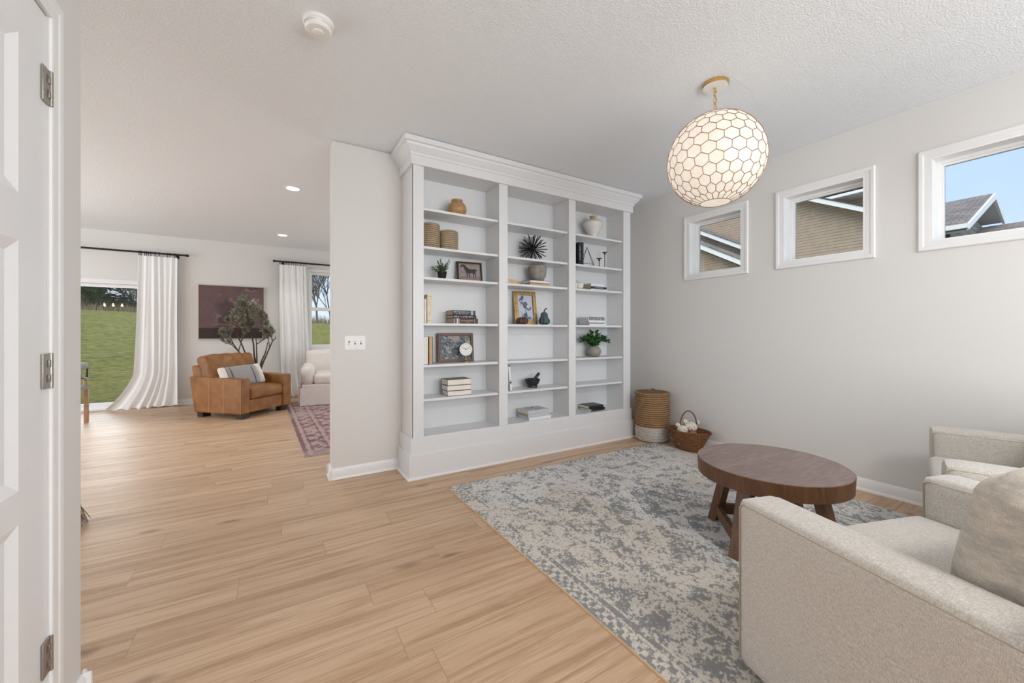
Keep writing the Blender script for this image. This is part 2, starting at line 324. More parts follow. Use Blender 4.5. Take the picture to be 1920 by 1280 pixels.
def obj(name, mb, mats, parent=None, smooth=True, bevel=0, sub=0, loc=None, rot=None, weld=False, **tags):
    me = D.meshes.new(name); me.from_pydata(mb.v, [], mb.f)
    for m in (mats if isinstance(mats, (list, tuple)) else [mats]): me.materials.append(M[m] if isinstance(m, str) else m)
    if any(mb.mi): me.polygons.foreach_set('material_index', mb.mi)
    me.validate(); me.update()
    import bmesh
    bm = bmesh.new(); bm.from_mesh(me)
    if weld: bmesh.ops.remove_doubles(bm, verts=bm.verts, dist=1e-5)
    bmesh.ops.recalc_face_normals(bm, faces=bm.faces); bm.to_mesh(me); bm.free()
    if smooth:
        me.polygons.foreach_set('use_smooth', [True]*len(me.polygons))
        try: me.set_sharp_from_angle(angle=R(SMOOTH))
        except Exception: pass
    o = D.objects.new(name, me); COL.objects.link(o)
    if parent: o.parent = parent
    if loc: o.location = loc
    if rot: o.rotation_euler = rot
    if bevel:
        b = o.modifiers.new('bevel', 'BEVEL'); b.width = bevel; b.segments = 2; b.limit_method = 'ANGLE'; b.angle_limit = R(50)
        b.harden_normals = False
    for k, v_ in tags.items(): o[k] = v_
    return o
def thing(name, label, cat, loc=(0, 0, 0), rz=0, group=None):
    o = D.objects.new(name, None); COL.objects.link(o); o.location = loc; o.rotation_euler = (0, 0, rz); o.empty_display_size = .05
    o['label'] = label; o['category'] = cat
    if group: o['group'] = group
    return o
def solo(o, label, cat, group=None):
    o['label'] = label; o['category'] = cat
    if group: o['group'] = group
    return o
def st(name, mb, m, parent=None, label=None, **k):
    o = obj(name, mb, m, parent, **k)
    if not parent: o['kind'] = 'structure'
    if label: o['label'] = label
    return o
def tint(o, rgb):
    at = o.data.color_attributes.new('tint', 'FLOAT_COLOR', 'POINT'); a = np.ones((len(rgb), 4), np.float32); a[:, :3] = rgb
    at.data.foreach_set('color', a.ravel())
def text(name, s, size, m, parent, loc, rot, sx=1, ext=.0002):
    c = D.curves.new(name, 'FONT'); c.body = s; c.size = size; c.extrude = ext; c.align_x = 'CENTER'; c.align_y = 'CENTER'; c.resolution_u = 2
    o = D.objects.new(name, c); COL.objects.link(o); dg = bpy.context.evaluated_depsgraph_get()
    me = D.meshes.new_from_object(o.evaluated_get(dg)); D.objects.remove(o); me.materials.clear(); me.materials.append(M[m])
    q = D.objects.new(name, me); COL.objects.link(q); q.parent = parent; q.location = loc; q.rotation_euler = rot; q.scale = (sx, 1, 1); return q
def marks(name, n, length, h, m, parent, loc, rot, seed=0):
    """a line of small illegible printed characters, as the photo shows them"""
    rr = random.Random(seed); mb = MB(); x = -length/2; w_ = length/n
    for k in range(n):
        q = w_*rr.uniform(.55, .8)
        if rr.random() > .14:
            t_ = rr.choice((0, 1, 2)); mb.box(x, x+q*.32, -h/2, h/2, -.0002, .0002)
            if t_ != 1: mb.box(x, x+q, h*.28, h/2, -.00015, .00015)
            if t_ != 0: mb.box(x, x+q, -h/2, -h*.28, -.00015, .00015)
            if t_ == 2: mb.box(x+q*.65, x+q, -h/2, h/2, -.0001, .0001)
        x += w_
    o = obj(name, mb, m, parent, smooth=False, loc=loc, rot=rot); o['kind'] = 'stuff'; return o
def fbm(x, y, seed=0, octs=5, base=1.0):
    rs = np.random.RandomState(seed); out = np.zeros_like(x); amp = 1; tot = 0; fq = base
    for _ in range(octs):
        g = rs.rand(64, 64); X = (x*fq) % 64; Y = (y*fq) % 64; i = X.astype(int) % 64; j = Y.astype(int) % 64
        a = X-np.floor(X); b = Y-np.floor(Y); a = a*a*(3-2*a); b = b*b*(3-2*b); i1 = (i+1) % 64; j1 = (j+1) % 64
        out += amp*((g[j, i]*(1-a)+g[j, i1]*a)*(1-b)+(g[j1, i]*(1-a)+g[j1, i1]*a)*b); tot += amp; amp *= .55; fq *= 2.03
    return out/tot
def sstep(x, a, b): t = np.clip((x-a)/(b-a), 0, 1); return t*t*(3-2*t)

# ------------------------------------------------------------------ room shell
H = 2.74; XR = 3.81; YF = 8.36; YB = -2.6; XL = -4.6; XH = -.525; YH = 1.80
st('floor', MB().box(XL-.2, XR+.2, YB-.2, YF+.2, -.12, 0), 'floor', smooth=False)
st('ceiling', MB().box(XL-.2, XR+.2, YB-.2, YF+.2, H, H+.15), 'ceil', smooth=False)
def wall_holes(axis, c0, c1, u0, u1, holes, top=H):
    """vertical wall slab between c0..c1 thick, along u0..u1 with rectangular openings (ua,ub,za,zb)"""
    mb = MB(); us = sorted({u0, u1, *[h[0] for h in holes], *[h[1] for h in holes]})
    for a, b in zip(us, us[1:]):
        hs = sorted([h for h in holes if h[0] < b-1e-6 and h[1] > a+1e-6], key=lambda h: h[2]); z = 0
        for h in hs:
            if h[2] > z: (mb.box(c0, c1, a, b, z, h[2]) if axis == 'x' else mb.box(a, b, c0, c1, z, h[2]))
            z = h[3]
        if z < top: (mb.box(c0, c1, a, b, z, top) if axis == 'x' else mb.box(a, b, c0, c1, z, top))
    return mb
WN = [(2.01, 2.69), (1.10, 1.78), (.20, .88)]; WZ = (1.80, 2.36)
st('wall_right', wall_holes('x', XR, XR+.17, YB, YF, [(a+.064, b-.064, *WZ) for a, b in WN]+[(4.7, 7.3, .6, 2.4)]), 'wall', smooth=False)  # last opening is unseen, cut for the added living-side lamp
st('wall_far', wall_holes('y', YF, YF+.17, XL, XR, [(-3.72, -1.62, .0, 1.93), (.60, 2.4, .90, 2.33)]), 'wall', smooth=False)
st('wall_left', wall_holes('x', XL-.17, XL, YB, YF, [(3.1, 7.3, .4, 2.5)]), 'wall', smooth=False)  # unseen opening, put in so the added dining-side lamp shines through
st('wall_front', wall_holes('y', YB-.17, YB, XL, XR, [(.2, 3.6, .4, 2.5), (-2.7, -1.1, .4, 2.4)]), 'wall', smooth=False)  # unseen openings put in for the fill lamps just outside
hall = wall_holes('x', XH-.12, XH, YB, YH, [(.80, 1.585, 0, 2.05)]).box(XL, XH-.12, YH-.12, YH, 0, H)
st('wall_hall', hall, 'wall', smooth=False)
st('wall_divider', MB().box(.41, XR, 3.475, 3.605, 0, H), 'wall', smooth=False, bevel=.012)
# baseboards: profiled
def baseboard(name, p0, p1, n, h=.09):
    """p0->p1 along wall foot, n = normal into the room"""
    p0 = Vector((*p0, 0)); p1 = Vector((*p1, 0)); n = Vector((*n, 0)); pr = [(0, 0), (.024, 0), (.022, .012), (.014, .02), (.013, h-.018), (.008, h-.006), (.004, h), (0, h)]
    mb = MB(); k = len(pr); vs = [p+n*a+Vector((0, 0, b)) for p in (p0, p1) for a, b in pr]
    mb.add(vs, [tuple(range(k-1, -1, -1)), tuple(range(k, 2*k))]+[(i, (i+1) % k, k+(i+1) % k, k+i) for i in range(k)])
    return st(name, mb, 'trim')
baseboard('baseboard_right', (XR, YB), (XR, 3.475), (-1, 0)); baseboard('baseboard_divider', (.386, 3.475), (.955, 3.475), (0, -1))
baseboard('baseboard_divider_end', (.41, 3.451), (.41, 3.629), (-1, 0)); baseboard('baseboard_divider_back', (.386, 3.605), (XR, 3.605), (0, 1))
baseboard('baseboard_far', (-1.60, YF), (XR, YF), (0, -1)); baseboard('baseboard_hall', (XH, 1.66), (XH, YH+.024), (1, 0)); baseboard('baseboard_hall_return', (XH+.024, YH), (XL, YH), (0, 1))
def sweep(prof, u0, u1, v0, v1, P, closed=True):
    """profile (offset outward, depth) swept round the rectangle u0..u1, v0..v1 with mitred corners; P maps (u, v, depth) to a point"""
    cs = [(u0, v0, -1, -1), (u0, v1, -1, 1), (u1, v1, 1, 1), (u1, v0, 1, -1)]; k = len(prof); mb = MB(); vs = []
    for i, (u, v, su, sv) in enumerate(cs):
        for o_, d_ in prof: vs.append(P(u+su*o_, v+(sv*o_ if closed or i in (1, 2) else 0), d_))
    fs = [(a*k+i, a*k+(i+1) % k, ((a+1) % 4)*k+(i+1) % k, ((a+1) % 4)*k+i) for a in range(4 if closed else 3) for i in range(k)]
    if not closed: fs += [tuple(range(k)), tuple(3*k+i for i in range(k))]
    return mb.add(vs, fs)
CAS = [(0, 0), (0, .010), (.006, .012), (.032, .013), (.039, .017), (.058, .018), (.064, .013), (.064, 0)]
# small transom windows in the right wall
for i, (a, b) in enumerate(WN):
    fr = MB(); z0, z1 = WZ[0]-.057, WZ[1]+.047
    a2, b2, c2, d2 = a+.064, b-.064, WZ[0], WZ[1]
    fr = sweep([(o_*.95, d_) for o_, d_ in CAS], a2, b2, c2, d2, lambda u, v, d: (XR-d, u, v))
    root = st(f'window_{i+1}', fr, 'trim', smooth=False)
    jb = MB()   # jamb liner + sash
    X0, X1 = XR-.012, XR+.10
    for (p, q, r_, s_) in ((a2-.001, a2+.008, c2, d2), (b2-.008, b2+.001, c2, d2)): jb.box(X0, X1+.07, p, q, r_-.001, s_+.001)
    jb.box(X0+.0002, X1+.0698, a2-.0008, b2+.0008, c2-.0008, c2+.008); jb.box(X0+.0002, X1+.0698, a2-.0008, b2+.0008, d2-.008, d2+.0008)
    obj('jamb', jb, 'vinyl', root, smooth=False)
    sb = MB()
    for (xx, t_) in ((XR+.085, .028), (XR+.10, .042)):
        sb.box(xx, xx+.03, a2+.008, a2+t_, c2+.008, d2-.008); sb.box(xx, xx+.03, b2-t_, b2-.008, c2+.008, d2-.008)
        sb.box(xx, xx+.03, a2+t_, b2-t_, c2+.008, c2+t_*.62); sb.box(xx, xx+.03, a2+t_, b2-t_, d2-t_, d2-.008)
    obj('sash', sb, 'vinyl', root, smooth=False, bevel=.002)
    obj('glass_pane', MB().box(XR+.118, XR+.122, a2+.04, b2-.04, c2+.024, d2-.04), 'glass', root, smooth=False)
# living room window (far wall) and sliding patio door
fr = MB(); y1 = YF
for (x0, x1, z0, z1) in ((.545, .60, .86, 2.385), (2.4, 2.455, .86, 2.385), (.60, 2.4, 2.33, 2.385), (.545, 2.455, .80, .86)): fr.box(x0, x1, y1-.018, y1, z0, z1)
root = st('window_4', fr, 'trim', smooth=False, bevel=.003)
obj('stool', MB().box(.50, 2.5, y1-.05, y1+.02, .86, .885), 'trim', root, smooth=False, bevel=.004)
sb = MB(); yy = YF+.06
for (x0, x1, z0, z1) in ((.60, .645, .90, 2.33), (1.475, 1.525, .90, 2.33), (2.355, 2.4, .90, 2.33), (.645, 1.475, 2.285, 2.33), (.645, 1.475, .90, .955), (.645, 1.475, 1.60, 1.665), (1.525, 2.355, 2.285, 2.33), (1.525, 2.355, .90, .955), (1.525, 2.355, 1.60, 1.665)):
    sb.box(x0, x1, yy, yy+.05, z0, z1)
obj('sash', sb, 'vinyl', root, smooth=False, bevel=.003)
obj('glass_pane', MB().box(.63, 2.37, yy+.02, yy+.025, .93, 2.3), 'glass', root, smooth=False)
fr = MB()
for (x0, x1, z0, z1) in ((-3.79, -3.72, 0, 1.99), (-1.62, -1.55, 0, 1.99), (-3.79, -1.55, 1.93, 2.0)): fr.box(x0, x1, y1-.018, y1, z0, z1)
root = st('door_2', fr, 'trim', smooth=False, bevel=.003)
sb = MB()
for (x0, x1, z0, z1, d_) in ((-3.72, -3.66, 0, 1.93, 0), (-1.70, -1.62, 0, 1.93, 0), (-2.72, -2.64, .1, 1.89, 0), (-3.66, -1.70, 1.885, 1.93, 0), (-3.66, -1.70, 0, .105, 0)): sb.box(x0, x1, YF+.05, YF+.11, z0, z1)
sb.box(-3.72, -1.62, YF-.01, YF+.10, 0, .03)
obj('door_frame', sb, 'vinyl', root, smooth=False, bevel=.004)
obj('glass_pane', MB().box(-3.66, -1.7, YF+.078, YF+.084, .1, 1.89), 'glass', root, smooth=False)
# panelled hall door with casing and three hinges
cs = sweep([(o_*.95, d_*.6) for o_, d_ in CAS], .790, 1.590, 0, 2.052, lambda u, v, d: (XH+d, u, v), False)
root = st('door_1', cs, 'trim', smooth=False)
dl = MB(); x1 = XH-.002; x0 = x1-.035
pan = [(1.20, 1.442), (.86, 1.10)]; pz = [(.22, .72), (.80, 1.41), (1.526, 1.916)]
ys = [.805, .86, 1.10, 1.20, 1.442, 1.582]
for a, b in ((.805, .86), (1.10, 1.20), (1.442, 1.582)): dl.box(x0, x1, a, b, .01, 2.045)
for a, b in pan:
    for z0, z1 in ((.01, .22), (.72, .80), (1.41, 1.526), (1.916, 2.045)): dl.box(x0, x1, a, b, z0, z1)
    for z0, z1 in pz:
        vs = [(x1, a, z0), (x1, b, z0), (x1, b, z1), (x1, a, z1), (x1-.012, a+.028, z0+.028), (x1-.012, b-.028, z0+.028), (x1-.012, b-.028, z1-.028), (x1-.012, a+.028, z1-.028)]
        dl.add(vs, [(0, 1, 5, 4), (1, 2, 6, 5), (2, 3, 7, 6), (3, 0, 4, 7), (4, 5, 6, 7)])
obj('door_leaf', dl, 'door', root, smooth=False)
for z in (1.855, 1.081, .305):
    hb = MB().box(XH-.001, XH+.0035, 1.548, 1.585, z-.047, z+.047)
    hb.tube([(XH+.0045, 1.5885, z-.048), (XH+.0045, 1.5885, z+.048)], .0045, 10)
    for k in (-.030, .010): hb.box(XH+.003, XH+.006, 1.574, 1.586, z+k, z+k+.020)
    h_ = obj('hinge', hb, 'nickel', root, bevel=.001)
    for k in (-.030, .010): obj('hinge_slot', MB().box(XH+.003, XH+.0040, 1.566, 1.573, z+k, z+k+.020), 'dgrey', h_, smooth=False)

# ------------------------------------------------------------------ built-in bookcase
bc = thing('bookcase', 'tall white built-in bookcase with three columns of shelves and crown molding', 'bookcase', (2.22, 3.13, 0))
def B(name, mb, m='case', **k):
    for i, v_ in enumerate(mb.v): mb.v[i] = (v_[0]-2.22, v_[1]-3.13, v_[2])
    return obj(name, mb, m, bc, **{'smooth': False, 'bevel': .0025, **k})
Y0, YK = 3.14, 3.405
cols = [(1.06, 1.768), (1.858, 2.583), (2.672, 3.366)]
B('side_panel', MB().box(.972, .992, Y0+.003, 3.475, .18, 2.6)); B('side_panel', MB().box(3.455, 3.475, Y0+.003, 3.475, .18, 2.6))
sides = [(1.04, 1.06), (1.768, 1.80), (1.826, 1.858), (2.583, 2.61), (2.645, 2.672), (3.366, 3.386)]
for a, b in sides: B('partition', MB().box(a, b, Y0+.018, YK, .33, 2.54), bevel=0)
ff = MB()
for a, b in ((.972, 1.06), (1.768, 1.858), (2.583, 2.672), (3.366, 3.475)): ff.box(a, b, Y0, Y0+.02, .33, 2.54)
ff.box(.972, 3.475, Y0, Y0+.02, .19, .3295).box(.972, 3.475, Y0, Y0+.02, 2.54, 2.70); B('face_frame', ff, bevel=0)
B('back_panel', MB().box(1.04, 3.40, YK, YK+.015, .3, 2.56), bevel=0)
B('bottom_board', MB().box(1.04, 3.40, Y0+.003, YK, .3290, .3335), bevel=0); B('top_board', MB().box(1.04, 3.40, Y0+.02, YK, 2.541, 2.56), bevel=0)
SZ = [2.215, 1.899, 1.645, 1.263, .918, .636]
for a, b in cols:
    for z in SZ: B('shelf', MB().box(a+.001, b-.001, 3.160, YK, z-.021, z), bevel=.002)
    B('back_rail', MB().box(a, b, YK-.012, YK, 1.165, 1.242), bevel=.002)
B('plinth', MB().box(.952, 3.495, Y0-.004, 3.475, .195, .3285).box(.935, 3.512, Y0-.014, 3.475, .0, .198))
def ring(prof, x0, x1, yf, yb):
    mb = MB(); k = len(prof); vs = []
    for (px, py, sx_, sy_) in ((x0, yb, -1, 0), (x0, yf, -1, -1), (x1, yf, 1, -1), (x1, yb, 1, 0)):
        for o_, z in prof: vs.append((px+sx_*o_, py+sy_*o_, z))
    fs = [(s_*k+i, s_*k+(i+1) % k, (s_+1)*k+(i+1) % k, (s_+1)*k+i) for s_ in range(3) for i in range(k)]
    return mb.add(vs, fs+[tuple(range(k)), tuple(3*k+i for i in range(k))])
B('crown_molding', ring([(0, 2.54), (.022, 2.54), (.022, 2.612), (.030, 2.616), (.032, 2.632), (.045, 2.645), (.07, 2.675), (.076, 2.69), (.092, 2.696), (.095, 2.735), (0, 2.735)], .972, 3.475, Y0, 3.474), bevel=.001)
B('shoe_molding', ring([(0, 0), (.014, 0), (.012, .01), (.004, .016), (0, .016)], .935, 3.512, Y0-.014, 3.474), 'trim', bevel=0)

# ------------------------------------------------------------------ wall and ceiling fittings
sw = thing('light_switch', 'white three-toggle light switch plate on the divider wall', 'light switch', (.586, 3.475, 1.10))
obj('switch_plate', MB().soft((0, -.003, 0), (.163, .006, .116), .0029, n=4), 'plastic', sw, weld=True)
for k in (-.046, 0, .046):
    tg = obj('toggle', MB().box(k-.0045, k+.0045, -.015, -.005, -.002 if k > -.04 else -.012, .012 if k > -.04 else .002), 'plastic', sw, bevel=.001)
    obj('toggle_slot', MB().box(k-.006, k+.006, -.0068, -.0060, -.014, .014), 'dgrey', tg, smooth=False)
sd = thing('smoke_detector', 'round white smoke detector on the ceiling near the top edge', 'smoke detector', (.198, 2.2, H))
obj('base_ring', MB().lathe([(.072, 0), (.072, -.012), (.066, -.018), (.0, -.018)], n=40), 'plastic', sd)
hd = obj('cover', MB().lathe([(.063, -.016), (.063, -.038), (.056, -.046), (.03, -.049), (0, -.049)], n=40), 'plastic', sd)
obj('test_button', MB().lathe([(.026, -.047), (.026, -.053), (.022, -.055), (0, -.055)], n=28), 'plastic', sd)
for a0 in (40, 130, 220, 310): obj('vent_slot', MB().tube([(.0636*math.cos(R(a0+k*8)), .0636*math.sin(R(a0+k*8)), -.026) for k in range(-4, 5)], .0008, 4), 'dgrey', hd)
for i, (x, y, lb) in enumerate(((.189, 4.873, 'lit round recessed ceiling light nearer the camera, left of the divider wall'), (.142, 7.294, 'lit round recessed ceiling light farther back, near the far curtains'))):
    rl = thing('recessed_light', lb, 'ceiling light', (x, y, H), 0, 'recessed ceiling lights in the living room')
    obj('trim_ring', MB().lathe([(.062, -.001), (.064, -.006), (.088, -.004), (.09, 0)], n=36, caps=False), 'plastic', rl)
    obj('lens', MB().lathe([(.063, -.003), (0, -.0032)], n=32, caps=False), 'lamp', rl)
    l_ = D.lights.new('recessed_lamp', 'SPOT'); l_.energy = 40; l_.spot_size = R(120); l_.spot_blend = .8; l_.shadow_soft_size = .06; l_.color = (1, .95, .88)
    lo = D.objects.new('recessed_lamp', l_); COL.objects.link(lo); lo.location = (x, y, H-.02)
# pendant
PR = .28; PC = Vector((2.368, 1.454, 2.263))
pn = thing('pendant_light', 'round capiz shell pendant light with brass honeycomb lines hanging over the coffee table', 'pendant light', PC)
zc = H-PC.z
cp = obj('canopy', MB().lathe([(.075, zc), (.075, zc-.020), (.072, zc-.023)], n=48, caps=False), 'brasscan', pn)
obj('canopy_plate', MB().lathe([(.072, zc-.023), (.012, zc-.025), (0, zc-.025)], n=48, caps=False), 'plastic', cp, label='white canopy underside')  # bright reflection on the gold underside put in as plain white
obj('loop', MB().tube([(0, 0, zc-.023), (0, 0, zc-.052)], .006, 10), 'brasscan', cp)
zt = zc-.05; nl = 6; span = zt-(PR+.0)
for k in range(nl):
    zm = zt-(k+.5)*span/nl; hl = span/nl*.5+.006; pts = []
    for j in range(16):
        a_ = 2*PI*j/16; u_ = .0085*math.cos(a_); v2 = math.sin(a_)*.009+(hl-.009)*(1 if math.sin(a_) > 0 else -1)
        pts.append((u_, 0, zm+v2) if k % 2 else (0, u_, zm+v2))
    obj('chain_link', MB().tube(pts, .0024, 6, closed=True), 'brass', pn)
obj('finial', MB().lathe([(.035, PR-.008), (.035, PR+.004), (.012, PR+.01), (.008, PR+.03), (0, PR+.032)], n=24), 'brass', pn)
def sph(lat, lon, r=PR): return Vector((r*math.cos(lat)*math.cos(lon), r*math.cos(lat)*math.sin(lon), r*math.sin(lat)))
lo_, hi_ = R(-72), R(86)
obj('shell_globe', MB().grid(lambda u, v: sph(lo_+(hi_-lo_)*v, 2*PI*u), 66, 36), 'shell', pn, weld=True)
obj('shell_base', MB().lathe([(0, PR*math.sin(lo_)), (PR*math.cos(lo_), PR*math.sin(lo_))], n=36, caps=False), 'shell', pn)
NC, NR = 22, 13; dlat = (hi_-lo_)/NR*1.0; lt = MB()
def hv(r, c, top):   # zig-zag vertices on the line between row r-1 and r
    lat = lo_+dlat*r+(dlat*.17 if top else -dlat*.17); return sph(lat, 2*PI*c/NC, PR+.001)
for r in range(0, NR+1):
    for c in range(NC):
        a_ = hv(r, c+(.5 if r % 2 else 0), False); b_ = hv(r, c+.5+(.5 if r % 2 else 0), True); c_ = hv(r, c+1+(.5 if r % 2 else 0), False)
        if r == 0: a_, b_, c_ = [sph(lo_, 2*PI*(c+q)/NC, PR+.001) for q in (0, .5, 1)]
        lt.tube([a_, b_], .0021, 4, caps=False); lt.tube([b_, c_], .0021, 4, caps=False)
        if r < NR:
            nx = hv(r+1, c+.5+(.5 if r % 2 else 0), False); lt.tube([b_, nx], .0021, 4, caps=False)
obj('brass_lattice', lt, 'lattice', pn)
obj('bulb', MB().ball((0, 0, .03), .035, n=12), 'bulbw', pn)
l_ = D.lights.new('pendant_lamp', 'POINT'); l_.energy = 3.0; l_.shadow_soft_size = .04; l_.color = (1, .91, .80)
lo2 = D.objects.new('pendant_lamp', l_); COL.objects.link(lo2); lo2.location = PC+Vector((0, 0, .03))

# ------------------------------------------------------------------ rugs
def rug(name, label, x0, x1, y0, y1, colorfn, rz=0, step=.0042, binding='blockwood', thick=.009):
    w_, h_ = x1-x0, y1-y0; nu, nv = int(w_/step), int(h_/step)
    t_ = thing(name, label, 'rug', ((x0+x1)/2, (y0+y1)/2, .0005), rz)
    xs = np.linspace(-w_/2, w_/2, nu+1); ys = np.linspace(-h_/2, h_/2, nv+1); X, Y = np.meshgrid(xs, ys)
    v = np.stack([X.ravel(), Y.ravel(), np.full(X.size, thick)], 1)
    i, j = np.meshgrid(np.arange(nu), np.arange(nv)); a = (j*(nu+1)+i).ravel()
    f = np.stack([a, a+1, a+nu+2, a+nu+1], 1)
    me = D.meshes.new('pile'); me.vertices.add(len(v)); me.vertices.foreach_set('co', v.ravel().astype(np.float32))
    me.loops.add(f.size); me.loops.foreach_set('vertex_index', f.ravel().astype(np.int32)); me.polygons.add(len(f))
    me.polygons.foreach_set('loop_start', np.arange(0, f.size, 4, dtype=np.int32)); me.update(calc_edges=True); me.materials.append(M['rug'])
    o = D.objects.new('pile', me); COL.objects.link(o); o.parent = t_; tint(o, colorfn(X.ravel(), Y.ravel(), w_, h_))
    e = .004; mb = MB().box(-w_/2-e, -w_/2, -h_/2-e, h_/2+e, 0, thick).box(w_/2, w_/2+e, -h_/2-e, h_/2+e, 0, thick)
    mb.box(-w_/2, w_/2, -h_/2-e, -h_/2, 0, thick).box(-w_/2, w_/2, h_/2, h_/2+e, 0, thick); mb.box(-w_/2, w_/2, -h_/2, h_/2, 0, thick-.002)
    obj('edge_binding', mb, binding, t_, smooth=False); return t_
def tri(x, p): return np.abs(((x/p) % 1)-.5)*2
def rugA(x, y, w_, h_):
    ed = np.minimum(w_/2-np.abs(x), h_/2-np.abs(y))
    warp = .10*(fbm(x*3+9, y*3+4, 5)-.5); xx = x+warp; yy = y+.10*(fbm(x*3+30, y*3+14, 6)-.5)
    fine = fbm(x*75+100, y*75+100, 1, 3); mid = fbm(x*24+50, y*24+50, 2, 5); big = fbm(x*1.7+20, y*1.7+22, 3, 3)
    ax, ay = np.abs(xx), np.abs(yy)
    d1 = ax/.78+ay/1.22; dens = np.full_like(x, .36)
    dens = np.where((d1 < 1.0), .62, dens); dens = np.where((d1 < .80) & (d1 > .70), .20, dens); dens = np.where(d1 < .50, .34, dens)
    dens = np.where((np.hypot(ax, ay*.7) < .24), .66, dens); dens = np.where(np.abs(np.hypot(ax, ay*.7)-.24) < .02, .12, dens)
    hexa = np.maximum(ax*.9+ay*.35, ay*.8); dens = np.where(np.abs(hexa-.62) < .018, .15, dens); dens = np.where(np.abs(hexa-.70) < .012, .72, dens)
    flor = np.sin(xx*19)*np.cos(yy*17)+np.sin((xx+yy)*26)*.6; dens += .14*np.clip(flor, -1, 1)
    curl = np.sin(np.hypot((xx % .36)-.18, (yy % .42)-.21)*95); dens += .10*curl
    band = (ed < .34) & (ed > .10); dens = np.where(band, .40+.22*np.sin(xx*24)*np.sin(yy*24)+.10*curl, dens)
    for c_, s_, v_ in ((.355, .010, .74), (.385, .008, .12), (.335, .006, .7), (.095, .012, .72), (.115, .006, .15), (.075, .006, .2)): dens = np.where(np.abs(ed-c_) < s_, v_, dens)
    bead = (ed < .068) & (ed > .015); dens = np.where(bead, .45+.33*np.sign(np.sin(xx*125)*np.sin(yy*125)), dens); dens = np.where(ed < .014, .62, dens)
    sc1 = fbm(x*8.5+5, y*8.5+11, 12, 3); sc2_ = fbm(x*13+25, y*13+1, 13, 3)
    dens = dens+.42*np.exp(-((sc1-.5)/.018)**2)-.30*np.exp(-((sc2_-.52)/.020)**2)
    U = np.clip(.5+(fbm(x*88+100, y*88+100, 1, 2)-.5)*1.3+(fbm(x*170, y*170, 15, 1)-.5)*.9, 0, 1)
    patch = .26+.78*sstep(fbm(x*15+50, y*15+50, 2, 4), .38, .62)+.50*(sstep(big, .40, .60)-.5)
    m_ = sstep(dens*patch*1.22-U, -.30, .14)*.86
    cream = np.array([.78, .755, .72]); blue = np.array([.205, .225, .25]); beige = np.array([.68, .60, .50])
    g2 = sstep(fbm(x*1.3+3, y*1.3+8, 9, 2), .45, .62)[:, None]
    base = cream*(1-.55*g2)+beige*.55*g2; dark = blue*(1-.35*g2)+np.array([.25, .225, .20])*.35*g2
    base = base*(.94+.12*fine[:, None]); return base*(1-m_[:, None])+dark*m_[:, None]
rug('area_rug', 'large distressed cream and blue-grey rug under the round coffee table', 1.142, 3.505, -.28, 2.82, rugA)
def rugB(x, y, w_, h_):
    ed = np.minimum(w_/2-np.abs(x), h_/2-np.abs(y)); fine = fbm(x*40+10, y*40+10, 21, 4); mid = fbm(x*8+5, y*8+3, 22, 4)
    xx = x+.03*mid; dens = .45+.25*np.sin(xx*30)*np.sin(y*26)+.2*np.sin(np.hypot((x % .3)-.15, (y % .3)-.15)*110)*.5
    for c_, s_, v_ in ((.02, .02, .8), (.07, .012, .2), (.10, .008, .8), (.24, .01, .8), (.27, .012, .2), (.31, .008, .75)): dens = np.where(np.abs(ed-c_) < s_, v_, dens)
    m_ = sstep(dens+(.5-fine)*.9+(.5-mid)*.5, .4, .62)[:, None]
    a = np.array([.50, .36, .345]); b = np.array([.22, .115, .12]); c_ = np.array([.34, .25, .27])
    k = sstep(fbm(x*2, y*2, 24, 2), .4, .6)[:, None]; return a*(1-m_)+(b*(1-k)+c_*k)*m_
rug('runner_rug', 'faded plum and pink patterned rug in front of the white slipcovered chair', .215, 2.5, 4.25, 7.72, rugB, R(1.5), .012, thick=.006)

